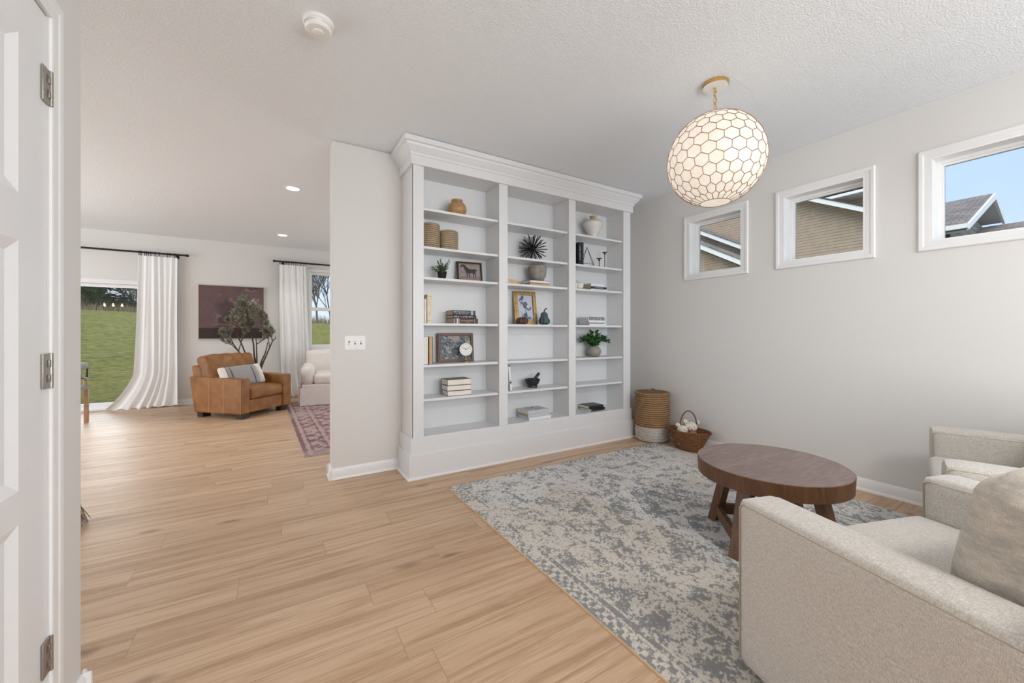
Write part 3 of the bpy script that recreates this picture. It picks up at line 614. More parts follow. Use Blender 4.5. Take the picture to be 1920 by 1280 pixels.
# ------------------------------------------------------------------ linen armchairs by the coffee table
def linen_chair(label, loc, rz, pillow_label=None, group='oatmeal linen armchairs by the coffee table'):
    W, Dp, A, HA = 1.04, .92, .155, .60; t_ = thing('armchair', label, 'armchair', (*loc, .010), rz, group)
    for s in (-1, 1):
        a = obj('arm', MB().soft((s*(W/2-A/2), 0, (HA+.03)/2), (A, Dp, HA-.03), .024, (.002, .004, .010), n=16), 'linen', t_, weld=True)
        xs = s*(W/2-.003)
        p = MB().tube([(xs, -Dp/2+.02, HA-.020), (xs, Dp/2-.022, HA-.020), (xs, Dp/2-.008, HA-.032), (xs, Dp/2-.008, .05)], .0022, 6)
        xi = s*(W/2-A+.003)
        obj('seam', p, 'seam', a); p = MB()
        p.tube([(xi, -Dp/2+.25, HA-.020), (xi, Dp/2-.022, HA-.020), (xi, Dp/2-.008, HA-.032), (xi, Dp/2-.008, .05)], .0022, 6)
        obj('seam', p, 'seam', a)
    obj('seat_base', MB().soft((0, .03, .165), (W-2*A+.004, Dp-.08, .27), .02, n=8), 'linen', t_, weld=True)
    sc_ = obj('seat_cushion', MB().soft((0, .145, .375), (W-2*A-.006, Dp-.26, .15), .045, (.0, .006, .012), n=16), 'linen', t_, weld=True)
    obj('backrest', MB().soft((0, -Dp/2+.09, .42), (W-.01, .17, .76), .04, (0, .01, .01), n=12), 'linen', t_, weld=True)
    m_ = Matrix.Translation((0, -.09, .44)) @ Matrix.Rotation(R(10), 4, 'X')
    bc_ = obj('back_cushion', MB().soft((0, .0, .208), (W-2*A-.01, .23, .42), .09, (.004, .045, .035), n=22, mat=m_, wob=.0022, seed=3), 'linen_pillow', t_, weld=True)
    hw = (W-2*A-.01)/2
    for xq in (-.19, .19):
        k_ = 1-(xq/hw)**2; zs = [-.17+.34*q/12 for q in range(13)]
        def ys(z): e_ = max(0, abs(z)-.12); return .115-.09+math.sqrt(max(0, .0081-e_*e_))+.045*k_*(1-min(1, abs(z)/.21)**2)-.0015
        obj('seam', MB().tube([m_ @ Vector((xq, ys(z), .208+z)) for z in zs], .0028, 6), 'seam', bc_)
    obj('swivel_base', MB().lathe([(.34, 0), (.34, .035), (0, .035)], n=36), 'black', t_)
    return t_
linen_chair('oatmeal linen armchair nearest the camera with a streaked back cushion', (1.752, .181), R(-17.5))
linen_chair('oatmeal linen armchair farther right, against the window wall', (3.135, .185), R(14.7))

# ------------------------------------------------------------------ coffee table
ct = thing('coffee_table', 'round dark brown wooden coffee table with splayed legs on the distressed rug', 'coffee table', (2.395, 1.15, .010))
obj('tabletop', MB().lathe([(0, .362), (.352, .362), (.366, .366), (.3695, .446), (.366, .449), (0, .449)], n=72), ['walnut', 'walnut_top'], ct)
tp = ct.children[0].data if ct.children else None
tt = D.objects['tabletop'].data
for p in tt.polygons:
    if p.center.z > .4485: p.material_index = 1
for k in range(4):
    a = PI/2*k; d = Vector((math.cos(a), math.sin(a), 0)); s = Vector((-d.y, d.x, 0)); mb = MB()
    top = d*.235; bot = d*.325; hw, hd = .036, .026
    vs = []
    for c_, z in ((bot, 0), (top, .363)):
        for e1, e2 in ((-1, -1), (1, -1), (1, 1), (-1, 1)): q = c_+s*e1*hw+d*e2*hd; vs.append((q.x, q.y, z))
    mb.add(vs, [(3, 2, 1, 0), (4, 5, 6, 7), (0, 1, 5, 4), (1, 2, 6, 5), (2, 3, 7, 6), (3, 0, 4, 7)])
    obj('leg', mb, 'walnut', ct, smooth=False, bevel=.003)
for k in range(4):
    a0, a1 = PI/2*k, PI/2*(k+1); p0 = Vector((math.cos(a0), math.sin(a0), 0))*.31; p1 = Vector((math.cos(a1), math.sin(a1), 0))*.31
    dd = (p1-p0).normalized(); p0 += dd*.03; p1 -= dd*.03; nn = Vector((dd.y, -dd.x, 0))
    m_ = Matrix.Translation((p0+p1)/2+Vector((0, 0, .075))) @ Matrix.Rotation(math.atan2(dd.y, dd.x), 4, 'Z')
    l2 = (p1-p0).length/2; obj('stretcher', MB().box(-l2, l2, -.014, .014, -.032, .032, m_), 'walnut', ct, smooth=False, bevel=.003)
obj('apron', MB().lathe([(.27, .345), (.30, .345), (.30, .363), (.27, .363), (.27, .345)], n=48, caps=False), 'walnut', ct)

# ------------------------------------------------------------------ baskets and plush toys
hp = thing('hamper_basket', 'tall round lidded coil basket with whitewashed bottom, beside the bookcase', 'basket', (3.605, 2.945, 0))
def wavy(r0, z0, z1, n=18, amp=.004, bulge=0): return [(r0+bulge*math.sin(PI*i/n)+amp*math.sin(i*2.9), z0+(z1-z0)*i/n) for i in range(n+1)]
obj('white_base', MB().lathe([(.150, 0), (.172, .012)]+wavy(.178, .02, .165, 8, .002, .004), n=48), 'whitecoil', hp)
obj('body', MB().lathe(wavy(.181, .16, .50, 26, .0022, .003), n=48), 'seagrass', hp)
ld = obj('lid', MB().lathe([(.182, .497), (.187, .502), (.187, .522), (.176, .530), (.10, .538), (0, .540)], n=48), 'seagrass', hp)
obj('lid_handle', MB().tube([(-.055, 0, .536), (-.045, 0, .552), (0, 0, .560), (.045, 0, .552), (.055, 0, .536)], .007, 8), 'seagrass', ld)
wb = thing('wicker_basket', 'small brown wicker basket with an arched handle holding plush toys', 'basket', (3.612, 2.50, 0), R(8))
prof = [(.085, 0), (.095, .004), (.115, .06), (.138, .12), (.155, .165), (.168, .195)]
mb = MB(); ns = 56
def wrim(a): return .007*math.sin(a*2+.6)+.004*math.sin(a*5)
vs = []
for i, (r_, z) in enumerate(prof+[(p[0]-.006, p[1]+(.004 if p[1] < .01 else 0)) for p in prof[::-1][:-1]]+[(0, .006)]):
    for k in range(ns): a = 2*PI*k/ns; zz = z+(wrim(a)*max(0, (z/.195))**2); vs.append((r_*math.cos(a)*.92, r_*math.sin(a)*1.28, zz))
m_ = len(vs)//ns; mb.add(vs, [(i*ns+k, i*ns+(k+1) % ns, (i+1)*ns+(k+1) % ns, (i+1)*ns+k) for i in range(m_-1) for k in range(ns)]+[tuple(range(ns-1, -1, -1))])
obj('basket_body', mb, 'wicker', wb)
obj('rim', MB().tube([(.168*math.cos(2*PI*k/48)*.92, .168*math.sin(2*PI*k/48)*1.28, .197+wrim(2*PI*k/48)) for k in range(48)], .0065, 8, closed=True), 'wicker', wb)
hpts = [(.082*math.cos(R(a)), 0, .20+.190*math.sin(R(a))) for a in range(0, 181, 12)]
obj('handle', MB().tube([(-x*.62, x*.80, z) for x, y, z in [(.095, 0, .10)]+hpts+[(-.095, 0, .10)]], .0065, 8), 'wicker', wb)
def plush(label, loc, rz, s=1, ears=True):
    t_ = thing('plush_toy', label, 'plush toy', loc, rz, 'plush toys in the wicker basket')
    obj('body', MB().ball((0, 0, .045*s), .042*s, .036*s, .05*s), 'plush', t_)
    hd_ = obj('head', MB().ball((0, -.01*s, .118*s), .042*s, .038*s, .036*s, 20).ball((0, -.045*s, .108*s), .018*s, .016*s, .013*s), 'plush', t_)
    for sx_ in (-1, 1):
        obj('ear', MB().ball((sx_*.038*s, 0, .150*s), .019*s, .010*s, .018*s, 12), 'plush', hd_)
        obj('eye', MB().ball((sx_*.016*s, -.045*s, .124*s), .0035*s, n=8), 'ink', hd_)
    obj('nose', MB().ball((0, -.061*s, .110*s), .005*s, n=8), 'ink', hd_)
    obj('outfit', MB().lathe([(.046*s, .0), (.047*s, .05*s), (.030*s, .088*s), (.02*s, .09*s)], n=24), 'floral', t_)
plush('cream plush bear head with round fuzzy ears at the back of the wicker basket', (3.655, 2.500, .060), R(-50), 1.42)
plush('smaller cream plush toy in a floral outfit at the front of the wicker basket', (3.560, 2.530, .060), R(-62), 1.22)

# ------------------------------------------------------------------ books
def book(label, loc, size, cover, pages='paper', rz=0, stand=False, spine=-1, group=None, title=None, tm='wink', ts=.02, bands=None, tilt=0, bandh=1, name='book', label_cat='book', th=.0028):
    """size = (spine length, depth, thickness); flat: x,y,z; standing: thickness along x, depth y, length z"""
    a, b, c = size; t_ = thing(name, label, label_cat, loc, rz, group)
    if tilt: t_.rotation_euler = (0, tilt, rz)
    Mp = Matrix(((0, 0, 1, 0), (0, 1, 0, 0), (1, 0, 0, a/2), (0, 0, 0, 1))) if stand else Matrix.Translation((0, 0, c/2))
    cv = MB(); e = .003
    cv.box(-a/2, a/2, -b/2, b/2, c/2-th, c/2, Mp).box(-a/2, a/2, -b/2, b/2, -c/2, -c/2+th, Mp)
    cv.box(-a/2, a/2, *(sorted((spine*b/2, spine*(b/2-.003)))), -c/2+th, c/2-th, Mp)
    k = obj('cover', cv, cover, t_, smooth=False, bevel=.0008)
    pg = MB(); ys = sorted((spine*(b/2-.003), -spine*(b/2-e))); pg.box(-a/2+e, a/2-e, *ys, -c/2+th, c/2-th, Mp)
    obj('page_block', pg, pages, t_, smooth=False)
    if bands:
        for (p, q) in bands: obj('spine_band', MB().box(a*(p-.5), a*(q-.5), -b/2-.0006, -b/2+.0004, -c/2+.001, c/2*bandh-.001, Mp), tm, k, smooth=False)
    for i, tx in enumerate(title or []):
        s_, sz, dx, dz, m2_ = tx
        lc_, rt_ = ((dz, -b/2-.0006, a/2+dx), (R(90), R(90), 0)) if stand else ((dx, -b/2-.0006, c/2+dz), (R(90), 0, 0))
        if isinstance(s_, str): text('spine_title', s_, sz, m2_, k, lc_, rt_)
        else: marks('spine_title', s_, s_*sz*.72, sz*.7, m2_, k, lc_, rt_, s_)
    return t_
g4 = 'books standing upright on the left column shelf with the dark book stack'
z4 = 1.263
book('cream book standing farthest left, half hidden by the bookcase stile, above the framed leaf print', (1.072, 3.275, z4), (.238, .16, .018), 'cream', stand=True, group=g4, bands=((.1, .12), (.3, .33), (.6, .7), (.85, .88)), tm='goldink')
book('thin white book standing between two cream books above the framed leaf print', (1.0935, 3.27, z4), (.206, .15, .018), 'wcover', stand=True, spine=1, group=g4)
book('thick cream book with gold lettering on its spine, right of the thin white book', (1.128, 3.275, z4), (.242, .165, .040), 'cream', stand=True, group=g4, bands=((.08, .1), (.82, .84), (.92, .94)), tm='goldink', title=[(7, .024, .0, .0, 'goldink')])
gs = 'dark hardcovers stacked on the left column shelf'
book('maroon hardcover with pale spine bands, at the bottom of the dark stack', (1.467, 3.285, z4), (.240, .155, .047), 'maroon', 'agedpaper', group=gs, bands=((.02, .035), (.06, .072), (.13, .21), (.245, .255), (.85, .855)), tm='gcover', title=[(17, .0115, .025, .004, 'goldink'), (6, .008, .02, -.010, 'goldink')])
book('thin dark brown hardcover with white title, in the middle of the dark stack', (1.462, 3.29, z4+.048), (.225, .15, .028), 'dkbrown', 'agedpaper', group=gs, title=[(13, .014, -.035, 0, 'wink'), (5, .013, .06, 0, 'wink')])
book('black hardcover with white title and a small picture, on top of the dark stack', (1.457, 3.295, z4+.077), (.222, .15, .040), 'blk', 'agedpaper', group=gs, bands=((.79, .90),), tm='blueink', title=[('THE MONUMENTS MEN', .015, -.025, .006, 'wink'), (22, .0075, -.02, -.009, 'wink')])
g5 = 'books standing beside the framed leaf print'
book('white book standing with its page edges out, left of the framed leaf print', (1.0885, 3.25, .918), (.236, .15, .046), 'blk', 'paper', stand=True, spine=1, group=g5, th=.0022)
book('book with tan page edges and black covers, standing next to the framed leaf print', (1.1335, 3.25, .918), (.232, .15, .036), 'blk', 'kraft', stand=True, spine=1, group=g5, th=.004)
g6 = 'pale books stacked page-side out on the lower left shelf'
for i, (dz, t_, dx, lb, cv) in enumerate(((.0, .044, .006, 'page-side-out book with a dark edge at the bottom of the three-book stack', 'maroon'), (.045, .046, 0, 'page-side-out book in the middle of the three-book stack', 'maroon'), (.092, .050, .002, 'page-side-out book with an olive-grey top cover, topmost of the three-book stack', 'oliveco'))):
    book(lb, (1.398+dx, 3.262, .636+dz), (.222, .15, t_), cv, 'paper', spine=1, rz=R(-2+i), group=g6)
g3 = 'books under the grey stone bowl'
book('tan book lying under the white book that carries the grey stone bowl', (2.262, 3.275, 1.645), (.235, .155, .026), 'kraft', 'kraft', group=g3)
book('white book with dark edges directly under the grey stone bowl', (2.262, 3.272, 1.672), (.235, .16, .026), 'blk', 'wcover', group=g3, spine=1)
book('white paperback standing against the divider, left of the black mortar', (1.879, 3.255, .636), (.235, .15, .016), 'wcover', stand=True, group='white books leaning by the mortar', title=[(6, .009, 0, 0, 'ink')])
book('white and black book leaning on the paperback, nearest the black mortar', (1.9215, 3.255, .6365), (.238, .15, .022), 'wcover', stand=True, tilt=R(-5.5), group='white books leaning by the mortar', bands=((.0, .01), (.3, .36), (.97, 1)), tm='ink', title=[(5, .012, -.04, 0, 'ink')])
g7 = 'pale magazines stacked on the bottom middle shelf'
rz7 = R(3)
book('white book with light page edges, lowest of the pale stack on the bottom middle shelf', (2.250, 3.275, .33), (.275, .19, .032), 'wcover', 'gcover', group=g7, rz=rz7)
book('light grey book in the middle of the pale stack on the bottom middle shelf', (2.240, 3.278, .363), (.265, .18, .030), 'gcover', 'agedpaper', group=g7, rz=rz7)
b7 = book('pale grey book with black lettering on its cover, topmost of the pale stack', (2.236, 3.278, .394), (.262, .18, .032), 'gcover', 'paper', group=g7, rz=rz7)
marks('cover_title', 4, .15, .055, 'ink', b7, (-.03, .03, .0325), (0, 0, 0), 4); marks('cover_title', 4, .07, .022, 'ink', b7, (.04, -.035, .0325), (0, 0, 0), 9)
book('black book with white spine lettering, left of the pair by the wire pyramid', (2.765, 3.255, 1.899), (.235, .15, .032), 'blk', stand=True, group='black books beside the wire pyramid', title=[(11, .018, .0, .0, 'wink')])
book('plain black book, right of the pair by the wire pyramid', (2.799, 3.255, 1.899), (.237, .15, .030), 'blk', stand=True, group='black books beside the wire pyramid')
gr_ = 'books lying beside the white pumpkin'
book('white book lying flat, lowest of the three beside the white pumpkin', (3.055, 3.27, 1.645), (.235, .15, .014), 'wcover', 'agedpaper', group=gr_, title=[(9, .007, .03, 0, 'ink')])
book('navy book with white lettering between two white books beside the white pumpkin', (3.047, 3.27, 1.660), (.225, .15, .024), 'navy', 'agedpaper', group=gr_, title=[(15, .0125, .0, 0, 'wink')])
book('white book lying on the navy book beside the white pumpkin', (3.032, 3.272, 1.685), (.19, .14, .032), 'wcover', 'agedpaper', group=gr_)
g8 = 'books in the stack topped by the spiral notebook'
book('white magazine lying lowest in the stack on the shelf above the leafy plant', (3.025, 3.27, 1.263), (.24, .16, .020), 'wcover', 'gcover', group=g8)
book('black-edged white book lying in the middle of the stack above the leafy plant', (3.015, 3.272, 1.2835), (.235, .16, .034), 'wcover', 'gcover', group=g8, bands=((0, 1),), tm='ink', bandh=-.45)
nb = book('spiral-bound white notebook on top of the stack above the leafy plant', (3.013, 3.278, 1.318), (.235, .155, .032), 'wcover', 'gcover', group=g8, name='notebook', label_cat='notebook')
for k in range(11): obj('spiral_ring', MB().tube([(-.105+k*.021, -.0785-.010*math.cos(R(a)), .016+.017*math.sin(R(a))) for a in range(-90, 271, 30)], .0032, 6, closed=False), 'black', nb)
g9 = 'black books on the bottom right shelf'
book('black book lying under another on the bottom right shelf', (3.035, 3.285, .33), (.215, .17, .030), 'blk', 'paper', rz=R(5), group=g9, bands=((.06, .065), (.1, .105)), tm='goldink')
book('black book lying on top of another on the bottom right shelf', (3.020, 3.290, .361), (.212, .17, .030), 'blk', 'paper', rz=R(0), group=g9)

# ------------------------------------------------------------------ shelf ornaments
o = thing('ceramic_jar', 'round tan glazed ceramic jar on the top left shelf', 'jar', (1.41, 3.27, 2.215))
obj('jar_body', MB().lathe([(.048, 0), (.066, .018), (.083, .05), (.085, .075), (.074, .105), (.054, .127), (.046, .133)], n=40, rib=.012, ribn=40), 'greencer', o)
obj('jar_rim', MB().lathe([(.046, .131), (.047, .141), (.053, .147), (.046, .148), (.040, .138), (.038, .11)], n=40), 'greencer', o)
for x, r_, h_, lb in ((1.165, .080, .215, 'taller round woven basket, partly hidden by the left stile'), (1.332, .083, .176, 'shorter round woven basket, right of the taller one')):
    o = thing('woven_basket', lb+', on the second left shelf', 'basket', (x, 3.275, 1.899), 0, 'round woven baskets on the second left shelf')
    obj('basket_body', MB().lathe([(r_*.93, 0), (r_, .02), (r_, h_-.02), (r_*.96, h_-.004), (r_*.88, h_), (r_*.86, h_*.98), (r_*.84, .02), (0, .015)], n=48), 'rush', o)
def frame(name, label, loc, w_, h_, fw, mat, lean, rz, art, mats, depth=.018, inner=None, cat='picture'):
    t_ = thing(name, label, cat, loc); t_.rotation_euler = (lean, 0, rz)
    mb = MB()
    for k, (ins, dp) in enumerate(((0, depth*.75), (fw*.35, depth), (fw*.75, depth*.6))):
        a = ins; b = fw
        mb.box(-w_/2+a, -w_/2+b, -dp, 0, a, h_-a).box(w_/2-b, w_/2-a, -dp, 0, a, h_-a).box(-w_/2+b, w_/2-b, -dp, 0, a, b).box(-w_/2+b, w_/2-b, -dp, 0, h_-b, h_-a)
    obj('frame', mb, mat, t_, smooth=False, bevel=.0015)
    if inner:
        q = MB(); a = fw; b = fw+inner[0]
        q.box(-w_/2+a, -w_/2+b, -.010, 0, a, h_-a).box(w_/2-b, w_/2-a, -.010, 0, a, h_-a).box(-w_/2+b, w_/2-b, -.010, 0, a, b).box(-w_/2+b, w_/2-b, -.010, 0, h_-b, h_-a)
        obj('inner_border', q, inner[1], t_, smooth=False); fw = b
    pw, ph = w_-2*fw, h_-2*fw; nx = 90; ny = max(10, int(90*ph/pw))
    mb = MB().grid(lambda u, v: (-pw/2+pw*u, -.005, fw+ph*v), nx, ny); p_ = obj('picture_print', mb, 'print', t_, smooth=False)
    U, V = np.meshgrid(np.linspace(0, 1, nx+1), np.linspace(0, 1, ny+1)); tint(p_, art(U.ravel(), V.ravel()))
    obj('backing', MB().box(-w_/2+.004, w_/2-.004, -.004, .002, .004, h_-.004), 'darkwood', t_, smooth=False)
    return t_, pw, ph, fw
def artA(u, v):
    n = fbm(u*6, v*6, 31, 4)[:, None]; g = sstep(v, .12, .30)[:, None]
    return (np.array([.22, .16, .15])*(1-g)+np.array([.30, .265, .285])*g)*(.7+.6*n)
hf, pw, ph, fw_ = frame('framed_horse_print', 'small dark-framed print of a standing horse on the third left shelf', (1.562, 3.325, 1.6455), .243, .196, .018, 'darkwood', R(-11), R(-8), artA, None, inner=(.007, 'gold'))
hs = [(-.094, .066), (-.088, .058), (-.076, .066), (-.066, .074), (-.058, .070), (-.048, .045), (-.038, .020), (-.030, .004), (-.028, -.05), (-.020, -.05), (-.017, -.004), (-.008, .000), (-.004, -.052), (.004, -.052), (.004, .000), (.028, .002), (.036, -.004), (.034, -.052), (.042, -.052), (.046, -.004), (.054, -.02), (.058, -.05), (.066, -.05), (.062, -.012), (.060, .010), (.063, .030), (.070, .028), (.078, .030), (.077, .040), (.066, .045), (.05, .050), (.02, .046), (-.005, .050), (-.03, .074), (-.050, .098), (-.058, .106), (-.061, .113), (-.066, .105), (-.078, .088)]
hm = MB().prism([(x*.98, y*.84+fw_+ph*.44) for x, y in hs], -.0062, -.0052, 'y'); obj('horse_figure', hm, 'dkbrown', hf, smooth=False)
def artB(u, v):
    d = fbm(u*7+3, v*7, 41, 4); e_ = fbm(u*22, v*22, 42, 3); b = sstep(d, .30, .38)*(1-sstep(np.hypot((u-.5)*1.4, v-.93), .28, .1)*.9)
    base = np.array([.42, .33, .30]); dk = np.array([.03, .055, .09]); gr = np.array([.10, .15, .13])
    k = sstep(e_, .45, .62)[:, None]; c = base*(1-b[:, None])+(dk*(1-k)+gr*k)*b[:, None]
    s = sstep(fbm(u*30+7, v*30, 44, 2), .62, .72)[:, None]*b[:, None]; c = c*(1-s)+np.array([.45, .47, .48])*s
    br_ = sstep(np.hypot((u-.68)*1.5, (v-.32)), .26, .10)[:, None]; return c*(1-br_*.7)+np.array([.10, .05, .02])*br_*.7
frame('framed_leaf_print', 'brown-framed print of dark blue leaves and berries behind the small round clock', (1.436, 3.352, .9185), .352, .262, .026, 'frame_br', R(-6), R(0), artB, None)
def artC(u, v):
    c = np.ones((len(u), 3))*np.array([.55, .58, .66]); c *= (.9+.2*fbm(u*4, v*4, 51, 3))[:, None]
    vase = (np.abs(u-.50-.03*(v-.3)) < .085+.05*np.sin(v*9)) & (v < .50) & (v > .10)
    fl = (fbm(u*9+2, v*9+3, 53, 4) > .46) & ((np.hypot(u-.52, v-.58) < .17) | (np.hypot((u-.74)*.8, v-.53) < .13) | (np.hypot(u-.26, v-.74) < .15) | (np.hypot(u-.36, v-.90) < .09))
    d = (vase & (fbm(u*9, v*9, 54, 3) > .36)) | fl; dk = np.array([.085, .11, .17])
    c[d] = dk; fl2 = (v < .10); c[fl2] = np.array([.42, .36, .40]); sh = (v < .16) & (v > .07) & (u > .5) & (u < .85); c[sh] = dk*1.6; return c
frame('gold_framed_print', 'gold-framed blue print of flowers in a vase on the middle shelf', (2.188, 3.335, 1.2635), .255, .340, .038, 'gold', R(-8), R(-3), artC, None, depth=.026)
ck = thing('table_clock', 'small round white clock on a brass stand in front of the leaf print', 'clock', (1.500, 3.28, .9185), R(-22))
obj('base', MB().lathe([(.030, 0), (.030, .004), (.012, .010), (.006, .018), (0, .018)], n=28), 'brass', ck); obj('stem', MB().tube([(0, 0, .010), (0, 0, .062)], .0045, 10), 'brass', ck)
mt = Matrix.Translation((0, 0, .114)) @ Matrix.Rotation(R(90), 4, 'X')
def TM(mb, m_):
    mb.v = [tuple(m_ @ Vector(q)) for q in mb.v]; return mb
cs_ = obj('case', TM(MB().lathe([(0, -.012), (.052, -.012), (.058, -.004), (.058, .010), (.055, .013), (.053, .010)], n=48), mt), 'plastic', ck)
dl_ = obj('dial', TM(MB().lathe([(.0535, .0095), (0, .0100)], n=48, caps=False), mt), 'dial', ck)
hb = MB()
for a, l_, w2 in ((60, .042, .0013), (-62, .034, .0017)):
    m2_ = mt @ Matrix.Rotation(R(-a), 4, 'Z'); hb.box(-w2, w2, -.006, l_, .0112, .0122, m2_)
hb.add([tuple(mt @ Vector((.003*math.cos(R(k*30)), .003*math.sin(R(k*30)), .0128))) for k in range(12)], [tuple(range(12))])
obj('clock_hands', hb, 'ink', ck, smooth=False)
for n_ in range(1, 13):
    a = R(90-30*n_); text('numeral', str(n_), .011, 'ink', dl_, tuple(mt @ Vector((.043*math.cos(a), .043*math.sin(a), .0104))), (R(90), 0, 0))
# small plant in black pot
def sprig(mb_s, mb_l, base, tip, n, l_, w_, rr, droop=0):
    base, tip = Vector(base), Vector(tip); pts = [base+(tip-base)*(i/5)+Vector((0, 0, droop*4*(i/5)*(1-i/5))) for i in range(6)]; mb_s.tube(pts, [.0016*(1-.7*i/5) for i in range(6)], 5)
    for k in range(n):
        f = (k+1.5)/(n+1); i = min(4, int(f*5)); p = pts[i]+(pts[i+1]-pts[i])*(f*5-i); d = (tip-base).normalized()+Vector((rr.uniform(-1, 1), rr.uniform(-1, 1), rr.uniform(-.5, .8)))
        mb_l.leaf(p, d, (rr.uniform(-.4, .4), rr.uniform(-.4, .4), 1), l_*rr.uniform(.7, 1.2), w_*rr.uniform(.8, 1.2))
pl = thing('potted_plant', 'small feathery green plant in a black pot on the third left shelf', 'potted plant', (1.268, 3.27, 1.645))
obj('pot', MB().lathe([(.030, 0), (.032, .003), (.041, .062), (.043, .064), (.043, .072), (.037, .072), (.034, .05), (0, .05)], n=32), 'pot_black', pl); obj('soil', MB().lathe([(.036, .060), (0, .062)], n=20), 'soil', pl)
s_, l_ = MB(), MB(); rr = random.Random(5)
for k in range(17):
    a = 2*PI*k/17+rr.uniform(-.2, .2); r_ = rr.uniform(.02, .085); sprig(s_, l_, (.01*math.cos(a), .01*math.sin(a), .06), (r_*math.cos(a), r_*math.sin(a)*.8, rr.uniform(.12, .205)-r_*.45), 18, .027, .012, rr)
obj('stems', s_, 'leafp', pl); obj('leaves', l_, 'leafp', pl, smooth=False)
# leafy plant in grey pot
pl = thing('potted_plant', 'bushy dark green leafy plant in a round grey pot on the right column shelf', 'potted plant', (3.063, 3.29, .918))
obj('pot', MB().lathe([(.042, 0), (.060, .010), (.078, .044), (.080, .060), (.071, .088), (.053, .103), (.050, .107), (.054, .113), (.046, .113), (.043, .099), (0, .095)], n=44), 'greypot', pl); obj('soil', MB().lathe([(.044, .100), (0, .104)], n=20), 'soil', pl)
s_, l_ = MB(), MB(); rr = random.Random(11)
for k in range(30):
    a = 2*PI*k/30+rr.uniform(-.2, .2); x = math.cos(a)*rr.uniform(.13, .27); y = math.sin(a)*rr.uniform(.02, .085); z = rr.uniform(.20, .285)-abs(x)*.42
    sprig(s_, l_, (.012*math.cos(a), .012*math.sin(a), .10), (x, y, z), 13, .048, .036, rr, droop=abs(x)*.28)
obj('stems', s_, 'bark', pl); obj('leaves', l_, 'leaf', pl, smooth=False)
# spiky urchin
ur = thing('spiky_ornament', 'black spiky starburst ornament on the second middle shelf', 'ornament', (2.236, 3.285, 1.899))
obj('core', MB().ball((0, 0, .125), .025, n=12), 'black', ur)
mb = MB(); ga = PI*(3-math.sqrt(5)); ns = 96
for k in range(ns):
    z = 1-2*(k+.5)/ns; r_ = math.sqrt(1-z*z); d = Vector((r_*math.cos(ga*k), r_*math.sin(ga*k), z)); ln = .143+.010*math.sin(k*5.1)
    if d.z < 0: ln = min(ln, .124/max(.01, -d.z))
    if d.y > .0: ln = min(ln, .112/max(.01, d.y))
    mb.tube([Vector((0, 0, .125))+d*.015, Vector((0, 0, .125))+d*ln], [.0026, .0042], 6)
obj('spikes', mb, 'black', ur)
bx_ = thing('wooden_block', 'pale wooden block on the middle shelf, farthest left', 'wooden block', (1.896, 3.26, 1.645), 0, 'pale wooden blocks on the third middle shelf'); obj('block', MB().box(-.036, .030, -.05, .05, 0, .050), 'blockwood', bx_, smooth=False, bevel=.003)
bx_ = thing('wooden_block', 'paler slotted wooden block on the middle shelf, left of the stone bowl', 'wooden block', (1.985, 3.26, 1.645), 0, 'pale wooden blocks on the third middle shelf')
obj('block', MB().box(-.056, .05, -.045, .05, 0, .012).box(-.056, .05, -.045, .05, .03, .046).box(-.056, .034, -.043, .048, .012, .03).box(.040, .05, -.045, .05, .012, .03), 'blockwood', bx_, smooth=False, bevel=.002)
bw = thing('stone_bowl', 'grey stone bowl standing on two books on the third middle shelf', 'bowl', (2.288, 3.275, 1.6985))
obj('bowl', MB().lathe([(.050, 0), (.056, .004), (.082, .050), (.092, .10), (.095, .148), (.090, .148), (.085, .10), (.07, .05), (0, .02)], n=44), 'concrete', bw)
pk = thing('small_pumpkin', 'dark plum ribbed pumpkin in front of the gold-framed print', 'pumpkin', (2.080, 3.235, 1.263))
obj('pumpkin_body', MB().lathe([(.0, .004), (.025, .0), (.048, .010), (.057, .034), (.050, .058), (.028, .070), (.0, .064)], n=60, rib=.16, ribn=10), 'plum', pk); obj('stem', MB().tube([(0, 0, .062), (.002, 0, .08), (.004, 0, .094)], [.006, .004, .005], 8), 'oliveco', pk)
pk = thing('gourd', 'tall blue-green ribbed gourd with a curved stem right of the gold-framed print', 'gourd', (2.348, 3.245, 1.263))
obj('gourd_body', MB().lathe([(0, .004), (.03, 0), (.052, .014), (.057, .04), (.046, .066), (.035, .082), (.036, .10), (.030, .118), (.012, .128), (0, .126)], n=60, rib=.11, ribn=9), 'tealg', pk); obj('stem', MB().tube([(0, 0, .124), (.002, 0, .140), (.010, 0, .155), (.024, 0, .164), (.032, 0, .163)], [.010, .007, .006, .006, .007], 8), 'darkwood', pk)
mo = thing('mortar_and_pestle', 'black granite mortar and pestle on the second-lowest middle shelf', 'mortar and pestle', (2.232, 3.285, .636))
obj('mortar', MB().lathe([(.047, 0), (.050, .004), (.048, .022), (.060, .034), (.074, .062), (.077, .084), (.069, .086), (.060, .06), (.03, .032), (0, .03)], n=40), 'basalt', mo)
obj('pestle', MB().tube([(-.01, 0, .045), (.02, 0, .075), (.055, 0, .110), (.080, 0, .134), (.084, 0, .138)], [.012, .014, .015, .016, .010], 14), 'basalt', mo)
vs_ = thing('ceramic_vase', 'white shouldered ceramic vase with a sandy neck on the top right shelf', 'vase', (3.035, 3.275, 2.215))
obj('vase_body', MB().lathe([(.050, 0), (.052, .01), (.056, .05), (.082, .10), (.108, .145), (.110, .172), (.090, .198), (.062, .212)], n=48), 'whiteglaze', vs_); obj('neck', MB().lathe([(.078, .205), (.050, .218), (.032, .224), (.028, .234), (.034, .248), (.040, .254), (.034, .255), (.024, .24)], n=36), 'tanneck', vs_)
ty = thing('wire_pyramid', 'black wire pyramid terrarium ornament beside the black books', 'ornament', (2.952, 3.28, 1.899))
